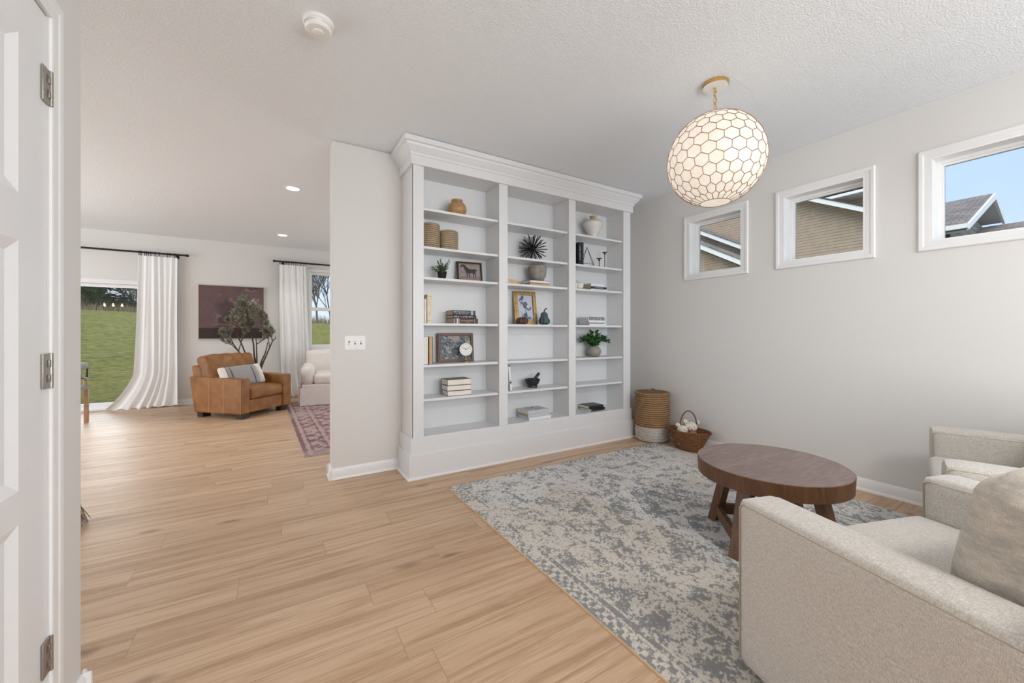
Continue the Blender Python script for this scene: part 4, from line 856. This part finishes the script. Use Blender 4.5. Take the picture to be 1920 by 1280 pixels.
mb = MB(); ap = Vector((0, 0, .222)); bs = [Vector((-.105, -.0, .034)), Vector((0, -.085, .034)), Vector((.105, .0, .034)), Vector((0, .085, .034))]; ft = [Vector((-.085, -.0, .003)), Vector((.0, -.085, .003)), Vector((.085, -.0, .003)), Vector((0, .085, .003))]
for k in range(4): mb.tube([ap, bs[k]], .0024, 6); mb.tube([bs[k], bs[(k+1) % 4]], .0024, 6); mb.tube([bs[k], ft[k]], .0024, 6)
mb.tube([bs[1]*.35+ap*.65, bs[2]*.35+ap*.65], .0015, 6); obj('wire_frame', mb, 'black', ty)
gl_ = MB(); gl_.add([ap, bs[0], bs[1], bs[3]], [(0, 1, 2), (0, 3, 1)]); obj('glass_side', gl_, 'glass', ty, smooth=False)
for x, h_, lb in ((3.128, .115, 'shorter bronze candlestick, nearer the wire pyramid'), (3.213, .192, 'taller bronze candlestick, right of the shorter one')):
    c_ = thing('candlestick', lb, 'candlestick', (x, 3.275, 1.899), 0, 'bronze candlesticks on the second right shelf')
    pr_ = [(.022, 0), (.022, .003), (.006, .006)]; z = .012
    while z < h_-.035: pr_ += [(.0035, z), (.009, z+.004), (.0035, z+.008)]; z += .022
    pr_ += [(.004, h_-.030), (.010, h_-.026), (.011, h_-.006), (.030, h_-.004), (.030, h_), (.008, h_)]
    obj('stand', MB().lathe(pr_, n=24), 'iron', c_)
pk = thing('small_pumpkin', 'white ribbed pumpkin with a wire stem left of the white and navy books', 'pumpkin', (2.790, 3.26, 1.645))
obj('pumpkin_body', MB().lathe([(0, .006), (.03, 0), (.058, .012), (.068, .04), (.064, .066), (.035, .078), (0, .072)], n=60, rib=.16, ribn=10), 'whiteglaze', pk); obj('stem', MB().tube([(0, 0, .07), (.001, 0, .108)], .0018, 6), 'iron', pk)

# ------------------------------------------------------------------ living room beyond the divider
lc = thing('armchair', 'tan leather armchair with a striped lumbar pillow in front of the olive tree', 'armchair', (-.352, 7.046, 0), R(-135.7))
W, Dp, A = .86, .84, .15
for s in (-1, 1):
    x0, x1 = sorted((s*W/2, s*(W/2-A)))
    a = obj('arm', MB().prism([(Dp/2, .07), (Dp/2, .55), (-Dp/2-.07, .57), (-Dp/2+.02, .07)], x0, x1, 'x'), 'leather', lc, bevel=.018)
    p = MB(); xs = s*(W/2+.0005)
    for y_ in (.13, -.13): obj('seam', MB().tube([(xs, y_, .08), (xs, y_, .545)], .0025, 5), 'seam_l', a)
    obj('seam', MB().tube([(xs-s*.004, Dp/2-.004, .08), (xs-s*.004, Dp/2-.004, .54)], .003, 5), 'seam_l', a)
obj('seat_base', MB().box(-W/2+A, W/2-A, -Dp/2+.05, Dp/2-.02, .075, .25), 'leather', lc, smooth=False, bevel=.01)
obj('seat_cushion', MB().soft((0, .06, .335), (W-2*A-.006, Dp-.10, .165), .045, (0, .008, .02), n=14, wob=.0015), 'leather', lc, weld=True)
obj('backrest', MB().prism([(-.26, .20), (-.32, .70), (-.50, .72), (-.42, .20)], -W/2+.03, W/2-.03, 'x'), 'leather', lc, bevel=.03)
m_ = Matrix.Translation((0, -.22, .40)) @ Matrix.Rotation(R(17), 4, 'X')
obj('back_cushion', MB().soft((0, 0, .245), (W-.10, .20, .46), .055, (0, .05, .015), n=24, mat=m_, wob=.0045, seed=9), 'leather', lc, weld=True)
for sx_ in (-1, 1):
    for sy_ in (-1, 1): obj('foot', MB().box(sx_*(W/2-.10)-.06, sx_*(W/2-.10)+.06, sy_*(Dp/2-.08)-.05, sy_*(Dp/2-.08)+.05, .0, .075), 'darkwood', lc, smooth=False, bevel=.004)
lp = thing('lumbar_pillow', 'grey and white striped lumbar pillow lying on the tan leather armchair', 'pillow', (-.325, 6.885, .425), R(-135.7-10))
m_ = Matrix.Rotation(R(28), 4, 'X') @ Matrix.Rotation(R(3), 4, 'Y')
def pillow(x0, x1): return MB().soft(((x0+x1)/2, 0, .155), (x1-x0, .055, .31), .026, (0, .026, .0), n=10, mat=m_)
obj('grey_panel', pillow(-.21, .21), 'greyfab', lp, weld=True, label='grey woven middle panel')
for s in (-1, 1):
    obj('white_end', pillow(*sorted((s*.20, s*.295))), 'whitefab', lp, weld=True, label='white end panel')
    obj('stripe', pillow(*sorted((s*.13, s*.165))), 'bluegrey', lp, weld=True, label='dark stripe').scale = (1, 1.06, 1.01)
# slipcovered chair
sc2_ = thing('armchair', 'white slipcovered armchair by the far window, beside the long curtain', 'armchair', (.93, 7.56, .0), R(180-4))
W, Dp = 1.02, .92
obj('skirt', MB().grid(lambda u, v: (lambda a, r: (max(-W/2, min(W/2, math.cos(a)*W*.75))*(1+.02*(1-v)) + .006*math.sin(u*60), max(-Dp/2, min(Dp/2, math.sin(a)*Dp*.75))*(1+.02*(1-v))+.006*math.cos(u*52), .012+.29*v))(2*PI*u, 0), 120, 4), 'slip', sc2_)
obj('seat_base', MB().soft((0, 0, .27), (W-.02, Dp-.02, .16), .03, n=8), 'slip', sc2_, weld=True)
for s in (-1, 1): obj('arm', MB().soft((s*(W/2-.10), .02, .49), (.19, Dp-.08, .31), .080, (.01, .01, .005), n=14, wob=.003, seed=4), 'slip', sc2_, weld=True)
obj('seat_cushion', MB().soft((0, .07, .42), (W-.38, Dp-.16, .17), .05, (0, .01, .02), n=12), 'slip', sc2_, weld=True)
obj('backrest', MB().soft((0, -Dp/2+.16, .60), (W-.14, .24, .58), .075, (0, .03, .02), n=14, mat=Matrix.Rotation(R(4), 4, 'X')), 'slip', sc2_, weld=True)
bow = MB()
for k, (x, z) in enumerate(((W/2+.01, .30), (W/2+.02, .02))): pass
bow.tube([(W/2+.012, .36, .30), (W/2+.03, .39, .20), (W/2+.02, .41, .06)], [.006, .012, .020], 6).tube([(W/2+.012, .36, .30), (W/2+.03, .33, .22), (W/2+.025, .31, .10)], [.006, .012, .018], 6).tube([(W/2, .34, .31), (W/2+.035, .31, .335), (W/2+.01, .36, .31), (W/2+.035, .41, .335), (W/2, .38, .305)], .009, 6)
obj('tie_bow', bow, 'slip', sc2_)
# painting
pt = thing('painting', 'large dark plum stormy-sky painting on the far wall behind the olive tree', 'painting', (-.589, YF-.003, 1.075))
obj('frame', MB().box(-.465, -.457, -.035, 0, 0, .912).box(.457, .465, -.035, 0, 0, .912).box(-.457, .457, -.035, 0, 0, .008).box(-.457, .457, -.035, 0, .904, .912).box(-.457, .457, -.01, 0, .008, .904), 'agedpaper', pt, smooth=False)
cv_ = obj('canvas', MB().grid(lambda u, v: (-.457+.914*u, -.030, .008+.896*v), 150, 150), 'paint', pt, smooth=False)
U, V = [q.ravel() for q in np.meshgrid(np.linspace(0, 1, 151), np.linspace(0, 1, 151))]
n1 = fbm(U*3+1, V*4+1, 61, 5); n2 = fbm(U*5+9, V*5+3, 62, 5)
cl = sstep(n1+.45*np.exp(-((U-.52)**2/.05+(V-.5)**2/.06)), .5, .85)
c = np.array([.16, .090, .093])*(1-cl[:, None])+np.array([.070, .038, .045])*cl[:, None]
ed = np.exp(-((cl-.45)/.16)**2)*sstep(n2, .42, .62)*sstep(V, .25, .4); c += ed[:, None]*np.array([.17, .11, .11])
c += (np.exp(-((V-.265)/.018)**2)*sstep(U, .1, .3)*sstep(-U, -.75, -.5)*.8)[:, None]*np.array([.16, .07, .045])
lo_m = sstep(-V, -.215, -.185)[:, None]; c = c*(1-lo_m)+np.array([.032, .014, .016])*lo_m; tint(cv_, c*.8*(.85+.3*fbm(U*12, V*12, 63, 3))[:, None])
# olive tree
ol = thing('olive_tree', 'potted artificial olive tree with silvery leaves behind the tan leather armchair', 'tree', (-.20, 7.93, 0))
obj('pot', MB().lathe([(.11, 0), (.13, .02), (.145, .26), (.15, .28), (.138, .28), (.13, .25), (0, .24)], n=36), 'greypot', ol)
rr = random.Random(21); tr_, lv = MB(), MB()
def inside(p): return .86 < p.z < 1.72 and abs(p.x+.14+.10*(1.3-p.z)) < .06+.43*max(0, (1.78-p.z)/.85)
def branch(p, d, l, r, lvl):
    if lvl and not inside(Vector(p)): return
    pts = [Vector(p)]; d = Vector(d).normalized()
    for i in range(6):
        d = (d+Vector((rr.uniform(-.16, .16), rr.uniform(-.14, .10), rr.uniform(-.05, .12)))).normalized(); q = pts[-1]+d*l/6
        q.y = min(q.y, .30)
        if q.z > 1.0 and not inside(q): q = pts[-1]+Vector((0, 0, .01))
        pts.append(q)
    tr_.tube(pts, [r*(1-.65*i/6) for i in range(7)], 6)
    if lvl >= 1:
        for k in range(int(l*(150 if lvl >= 2 else 90))):
            i = rr.randrange(2 if lvl == 1 else 1, 6); p_ = pts[i]+(pts[min(6, i+1)]-pts[i])*rr.random(); dd = d+Vector((rr.uniform(-1, 1), rr.uniform(-1, .6), rr.uniform(-.5, 1)))
            if inside(p_): lv.leaf(p_, dd, (rr.uniform(-1, 1), rr.uniform(-1, 1), 1), rr.uniform(.045, .080), rr.uniform(.013, .020))
    if lvl < 3:
        for k in range((3, 5, 3)[lvl]):
            i = rr.randrange(2, 6); s = d+Vector((rr.uniform(-1.1, 1.1), rr.uniform(-.9, .35), rr.uniform(-.25, .7))); branch(pts[i], s, l*rr.uniform(.42, .62), r*.45, lvl+1)
for dx, dz, l_ in ((-.06, 1, 1.12), (.14, 1, .80), (-.26, 1, .95), (.22, .8, .62), (-.55, .85, .80), (-.12, 1, .7)): branch((0, 0, .24 if dx == .02 else .42), (dx, -.10, dz), l_, .019, 0)
tr_.tube([(0, 0, .22), (.005, 0, .45)], [.03, .022], 8)
obj('trunk', tr_, 'bark', ol); obj('leaves', lv, 'olive', ol, smooth=False)
# curtains
def curtain(label, x0, x1, b0, b1, ztop, y, puddle, seed, group='sheer white linen curtains', flare=.17):
    rc = random.Random(seed); ph = [rc.uniform(0, 6) for _ in range(4)]; nf = 6
    t_ = thing('curtain', label, 'curtain', (0, 0, 0), 0, group)
    def fn(u, v):      # v: 0 top .. 1 bottom
        fl = v**2.2; f2 = max(0, (v-.76)/.24)**1.5
        e0 = x0+(b0-x0)*(fl*flare+f2*(1-flare)); e1 = x1+(b1-x1)*v
        uu = u+.02*math.sin(u*9+v*3+ph[0]); x = e0+(e1-e0)*uu
        amp = .030*(.5+.6*v); yy = y+amp*(.35+.65*abs(math.sin(u*6.3+ph[0]+.5*v)))*math.sin(u*2*PI*nf+ph[1]+1.6*math.sin(u*7+ph[2])+v*1.2*math.sin(u*5+ph[2]))+.004*math.sin(u*61+ph[3]+v*2)-f2*puddle*(.4+.6*(1-u))-.05*v*0
        return (x, yy, .006+(ztop-.006)*(1-v) + (.012*(1+math.sin(u*40)) if v > .97 else 0))
    obj('panel', MB().grid(fn, 150, 46), 'curtain', t_, weld=True)
    return t_
def rod(label, x0, x1, z, y, rings, group):
    t_ = thing('curtain_rod', label, 'curtain rod', (0, 0, 0), 0, group)
    mb = MB().tube([(x0, y, z), (x1, y, z)], .0145, 12); obj('pole', mb, 'rod', t_)
    for e_, s in ((x0, -1), (x1, 1)): obj('finial', MB().tube([(e_-s*.0, y, z), (e_+s*.035, y, z)], .020, 12), 'rod', t_)
    for k, x in enumerate(rings):
        obj('ring', MB().tube([(x, y+.021*math.cos(R(a)), z+.021*math.sin(R(a))) for a in range(0, 360, 30)], .0028, 5, closed=True).box(x-.004, x+.004, y-.004, y+.004, z-.050, z-.021), 'rod', t_)
    for x in (x0+.12, x1-.12): obj('bracket', MB().box(x-.012, x+.012, y, YF, z-.012, z+.012).box(x-.018, x+.018, YF-.006, YF, z-.05, z+.03), 'rod', t_, smooth=False)
    return t_
rod('dark curtain rod over the sliding patio door, ending left of the painting', -3.9, -1.20, 2.435, 8.245, [-1.77, -1.755, -1.74, -1.70, -1.68, -1.66, -1.63, -1.58, -1.53, -1.43, -1.40, -1.345, -1.33], 'dark curtain rods')
rod('dark curtain rod over the window right of the painting', .045, 2.75, 2.463, 8.245, [.11, .13, .20, .215, .245, .26, .30, .33, .37, .40, .44, .46, .50, .53], 'dark curtain rods')
curtain('long white curtain left of the painting, its hem swept out by the patio door', -1.79, -1.30, -2.12, -1.31, 2.385, 8.25, .06, 3)
curtain('white curtain hanging right of the painting, behind the slipcovered armchair', .095, .545, .22, .62, 2.41, 8.25, .02, 8, flare=.6)
# dining corner, mostly hidden by the hall wall
dc = thing('dining_chair', 'wooden dining chair with grey back, only its edge showing left of the lawn view', 'chair', (-2.335, 7.16, 0), R(0))
for sx_, sy_ in ((1, -1), (1, 1), (-1, -1), (-1, 1)):
    x, y = sx_*.235, sy_*.22
    obj('leg', MB().prism([(x-.020, y-.020), (x+.020, y-.020), (x+.020, y+.020), (x-.020, y+.020)], 0, .43).tube([(x, y, .40), (x-sx_*.02, y, .62 if sx_ < 0 or sy_ > 0 else .60)], [.022, .016], 8), 'oak', dc, smooth=False, bevel=.004)
obj('seat', MB().soft((0, 0, .455), (.50, .49, .07), .03, (0, 0, .01), n=8), 'greyfab', dc, weld=True)
obj('backrest', MB().soft((0, 0, .745), (.52, .48, .10), .045, n=10), 'greyfab', dc, weld=True); obj('back_frame', MB().tube([(.24, -.22, .58), (.25, 0, .62), (.24, .22, .58), (0, .24, .60), (-.24, .22, .58)], .014, 8).tube([(.24, -.22, .58), (.245, -.21, .72)], .010, 8).tube([(.24, .22, .58), (.245, .21, .72)], .010, 8), 'iron', dc)
# chandelier over the dining table; the patio glass mirrors its bulbs
HR = .15
ch = thing('chandelier', 'dark chandelier with warm candle bulbs, seen mirrored in the patio door glass', 'chandelier', (-2.84, 5.5, 1.60))
obj('stem', MB().tube([(0, 0, .05), (0, 0, H-1.60)], .008, 8).lathe([(.06, H-1.602), (.055, H-1.63), (0, H-1.635)], n=24), 'black', ch)
obj('hoop', MB().tube([(HR*math.cos(R(a)), HR*math.sin(R(a)), .05) for a in range(0, 360, 15)], .008, 8, closed=True), 'black', ch)
for k in range(6):
    a = 2*PI*k/6+.3; x, y = HR*math.cos(a), HR*math.sin(a)
    obj('arm', MB().tube([(0, 0, .05), (x*.5, y*.5, .02), (x, y, .05)], .006, 6).tube([(x, y, .05), (x, y, .12)], .010, 8), 'black', ch)
    obj('bulb', MB().lathe([(0, .12), (.013, .135), (.016, .155), (.008, .18), (0, .195)], c=(x, y, 0), n=12), 'bulb', ch)
brm = thing('broom', 'frayed natural straw broom end on the floor just past the white hall wall corner', 'broom', (-1.085, 3.46, 0))
mb = MB(); rr = random.Random(4)
for k in range(170):
    a = rr.uniform(0, 2*PI); r0 = rr.random()**.5*.035; r1 = r0*3.0+rr.uniform(-.01, .012)
    p0 = Vector((r0*math.cos(a)-.03, r0*math.sin(a), .235)); p1 = Vector((r1*math.cos(a), r1*math.sin(a), rr.uniform(.0015, .02))); mid = (p0+p1)/2+Vector((rr.uniform(-.012, .018), rr.uniform(-.012, .012), 0))
    mb.tube([p0, mid, p1], .0022, 4)
obj('bristles', mb, 'straw', brm); obj('binding', MB().tube([(-.045, 0, .22), (-.04, 0, .25)], [.040, .036], 16), 'straw', brm); obj('handle', MB().tube([(-.04, 0, .24), (-.35, -.02, 1.25)], .012, 10), 'oak', brm)

# ------------------------------------------------------------------ outside
def ground(x, y): s = max(0, y-9.0); k = min(1, max(0, s/17)); k = k*k*(3-2*k); return -.06+(2.22-.052*(x+6))*k*(1 if y < 26 else max(.2, 1-(y-26)*.03))
mb = MB().grid(lambda u, v: (lambda x, y: (x, y, ground(x, y)+.03*math.sin(x*1.3)*math.sin(y*.9)*min(1, max(0, (y-9)/3))))(-40+80*u, YF+.17+50*v), 120, 110)
st('lawn', mb, 'lawn'); st('side_yard', MB().grid(lambda u, v: (XR+.17+50*u, -22+46*v, -.25), 10, 10), 'lawn')
mb = MB(); rr = random.Random(8)
for k in range(7000):
    x = rr.uniform(-13, 8); y = 25.2+rr.random()*2.6; z = ground(x, y); h_ = rr.uniform(.25, .62)*(1 if x > -3.5 else .75); dx = rr.uniform(-.12, .12); w2 = rr.uniform(.005, .012)
    mb.add([(x-w2, y, z-.05), (x+w2, y, z-.05), (x+dx, y+rr.uniform(-.1, .1), z+h_)], [(0, 1, 2)])
q = obj('dry_grass', mb, 'drygrass', smooth=False); solo(q, 'band of tall dry grass along the crest of the lawn', 'grass'); q['kind'] = 'stuff'
# conifer
cf = thing('evergreen_tree', 'broad dark evergreen tree on the hill seen through the patio door', 'tree', (-7.35, 27.5, 1.75))
rr = random.Random(2); tk, nd = MB(), MB(); tk.tube([(0, 0, -.2), (.1, 0, 4), (0, 0, 9)], [.15, .12, .04], 8)
for k in range(140):
    z = .62+7.4*(k/140)**2.3; a = rr.uniform(0, 2*PI); ln = (1.75-.15*z)*rr.uniform(.75, 1.12); d = Vector((math.cos(a), math.sin(a), rr.uniform(-.16, .10)))
    pts = [Vector((0, 0, z))+d*ln*i/5+Vector((0, 0, -.10*(i/5)**2*ln+.06*math.sin(i))) for i in range(6)]; tk.tube(pts, [.05*(1-.8*i/5) for i in range(6)], 4)
    for j in range(85):
        f = rr.uniform(.05, 1); i = min(4, int(f*5)); p = pts[i]+(pts[i+1]-pts[i])*(f*5-i)+Vector((rr.gauss(0, .17), rr.gauss(0, .17), rr.gauss(0, .055)))
        dd = d+Vector((rr.uniform(-.9, .9), rr.uniform(-.9, .9), rr.uniform(-.15, .35))); nd.leaf(p, dd, (0, 0, 1), rr.uniform(.18, .38), rr.uniform(.07, .14))
obj('trunk', tk, 'bark', cf); obj('needles', nd, 'conifer', cf, smooth=False)
def bare(label, loc, h_, seed, n0=3, spread=.5):
    t_ = thing('bare_tree', label, 'tree', loc, 0, None); rr = random.Random(seed); mb = MB()
    def br(p, d, l, r, lvl):
        pts = [Vector(p)]; d = Vector(d).normalized()
        for i in range(4): d = (d+Vector((rr.uniform(-.15, .15), rr.uniform(-.15, .15), rr.uniform(-.02, .12)))).normalized(); pts.append(pts[-1]+d*l/4)
        mb.tube(pts, [max(.008, r*(1-.5*i/4)) for i in range(5)], 4, caps=False)
        if lvl < 4:
            for k in range(4 if lvl else n0+2): i = rr.randrange(1, 5); br(pts[i], d+Vector((rr.uniform(-1, 1)*spread*1.6, rr.uniform(-1, 1)*spread, rr.uniform(-.1, .6))), l*rr.uniform(.55, .78), r*.55, lvl+1)
    br((0, 0, -.2), (0, 0, 1), h_*.40, h_*.010, 0); obj('branches', mb, 'twig', t_); return t_
for (x, y, h_, sd_, lb) in ((2.35, 26.5, 6.2, 3, 'tall bare tree in the far window, its trunk nearest the window rail centre'), (1.75, 27.6, 4.6, 5, 'thinner bare tree in the far window, left of the tall bare tree'), (3.3, 28.5, 5.8, 12, 'bare tree in the far window, right of the tall bare tree'), (-5.55, 26.6, 3.0, 6, 'small bare sapling on the hill beside the patio curtain edge'), (-6.2, 28.2, 2.5, 16, 'small bare sapling on the hill, nearer the evergreen tree')): bare(lb, (x, y, ground(x, y)), h_, sd_)
for k, (x, y, s) in enumerate(((-6.6, 26.6, .9), (-7.7, 26.2, 1.1), (-9.2, 26.6, .8))):
    mb = MB(); rr = random.Random(k)
    for j in range(190):
        a = rr.uniform(0, 2*PI); e_ = rr.uniform(.1, 1.3); l_ = rr.uniform(.3, .8)*s; mb.tube([(0, 0, 0), (l_*math.cos(a)*math.cos(e_)*1.5, l_*math.sin(a)*math.cos(e_), l_*math.sin(e_))], [.012, .004], 3, caps=False)
    q = obj('brush_shrub', mb, 'drygrass', loc=(x, y, ground(x, y)-.05)); solo(q, ('tangled dry shrub on the hill crest, nearest the patio curtain', 'largest tangled dry shrub on the hill crest, under the evergreen tree', 'tangled dry shrub on the hill crest, farthest left')[k], 'shrub', 'dry shrubs on the hill crest')
# neighbour house with lap siding (seen through the two left transom windows)
hs_ = thing('neighbor_house', 'tan lap-sided neighbor house with white rakes seen through the two left small windows', 'house', (17, 8, -.25))
def HB(name, mb, m, root=hs_, o_=(17, 8, -.25), **k): mb.v = [(v[0]-o_[0], v[1]-o_[1], v[2]-o_[2]) for v in mb.v]; return obj(name, mb, m, root, smooth=False, **k)
def rake(xf, ya, za, slope, y_end, depth, fh, ov=.35, xw=None):
    """roof slab falling toward -y with a white fascia on its front edge; returns nothing"""
    zb = za-slope*(ya-y_end)
    HB('fascia', MB().prism([(ya, za), (y_end, zb), (y_end, zb-fh), (ya, za-fh)], xf-.03, xf, 'x'), 'trim')
    HB('roof', MB().prism([(ya, za+.05), (y_end, zb+.05), (y_end, zb-.0), (ya, za-.0)], xf-.05, xf+depth, 'x'), 'shingle')
    HB('soffit', MB().prism([(ya, za-.02), (y_end, zb-.02), (y_end, zb-.06), (ya, za-.06)], xf, xf+.5, 'x'), 'wcover')
# big gable behind
pk_y, pk_z, sl = 11.8, 8.8, .522
zq = 5.937+.03
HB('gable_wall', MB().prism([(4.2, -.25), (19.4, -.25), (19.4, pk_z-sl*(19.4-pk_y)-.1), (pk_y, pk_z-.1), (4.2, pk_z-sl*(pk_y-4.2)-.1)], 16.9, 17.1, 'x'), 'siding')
rake(16.5, pk_y, zq+sl*(pk_y-6.397), sl, 3.9, 3.0, .17)
HB('fascia', MB().prism([(pk_y, zq+sl*(pk_y-6.397)), (19.8, zq+sl*(pk_y-6.397)-sl*8), (19.8, zq+sl*(pk_y-6.397)-sl*8-.2), (pk_y, zq+sl*(pk_y-6.397)-.2)], 16.47, 16.5, 'x'), 'trim')
HB('roof', MB().prism([(pk_y, zq+sl*(pk_y-6.397)+.05), (19.8, zq+sl*(pk_y-6.397)-sl*8+.05), (19.8, zq+sl*(pk_y-6.397)-sl*8), (pk_y, zq+sl*(pk_y-6.397))], 16.45, 20, 'x'), 'shingle')
HB('upper_wall', MB().box(18.4, 18.6, 5.0, 9.0, 3, 6.3), 'siding'); HB('eave_fascia', MB().box(17.6, 17.64, 4.9, 8.6, 6.10, 6.27), 'trim'); HB('eave_soffit', MB().box(17.64, 18.4, 4.9, 8.6, 6.09, 6.13), 'wcover')
HB('roof', MB().prism([(17.6, 6.27), (21, 7.9), (21, 7.8), (17.6, 6.2)], 4.9, 8.6, 'y'), 'shingle')
rake(15.9, 13.4, 5.52+.55*(13.4-10.27), .55, 7.2, 1.0, .17)
HB('porch_wall', MB().prism([(8.6, -.25), (14.5, -.25), (14.5, 7.6), (13.4, 7.0), (8.6, 4.5)], 16.2, 16.35, 'x'), 'siding')
rake(14.9, 13.4, 4.69+.55*(13.4-9.62), .55, 6.3, 1.3, .20)
HB('porch_wall', MB().prism([(7.6, -.25), (14.0, -.25), (14.0, 6.8), (13.4, 6.5), (7.6, 3.3)], 15.2, 15.3, 'x'), 'siding')
# roofs seen through the right transom window
h2 = thing('neighbor_roof_house', 'grey-sided neighbor house with a shingled gable roof seen through the right small window', 'house', (22, 4, -.25))
def H2(name, mb, m, **k): return HB(name, mb, m, h2, (22, 4, -.25), **k)
y0_ = 3.144
H2('roof', MB().prism([(18.25, 4.52), (22.0, 6.15), (23.5, 5.50), (23.5, 5.38), (22.0, 6.05), (18.25, 4.44)], y0_, 16, 'y'), 'shingle')
H2('rake_board', MB().prism([(18.25, 4.52), (22.0, 6.15), (23.5, 5.50), (23.5, 5.26), (22.0, 5.92), (18.25, 4.34)], y0_-.06, y0_, 'y'), 'trim')
H2('gutter', MB().box(18.10, 18.25, y0_-.05, 16, 4.38, 4.52), 'trim')
H2('soffit', MB().prism([(18.3, 4.36), (22.0, 5.96), (23.4, 5.34), (23.4, 5.30), (22.0, 5.90), (18.3, 4.30)], y0_, y0_+.55, 'y'), 'gcover')
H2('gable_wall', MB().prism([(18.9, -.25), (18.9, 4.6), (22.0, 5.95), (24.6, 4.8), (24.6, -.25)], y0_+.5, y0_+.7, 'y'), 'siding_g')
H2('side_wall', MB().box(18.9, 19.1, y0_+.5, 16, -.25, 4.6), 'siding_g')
H2('roof', MB().prism([(19.4, 3.55), (23.2, 5.20), (27, 3.6), (27, 3.5), (23.2, 5.08), (19.4, 3.45)], -8, y0_+.5, 'y'), 'shingle')
H2('gutter', MB().box(19.25, 19.4, -8, y0_+.4, 3.40, 3.55), 'trim'); H2('side_wall', MB().box(20.0, 20.2, -8, y0_+.5, -.25, 3.7), 'siding_g')
for o in D.objects:
    if o.type in ('LIGHT',) : o.hide_render = False
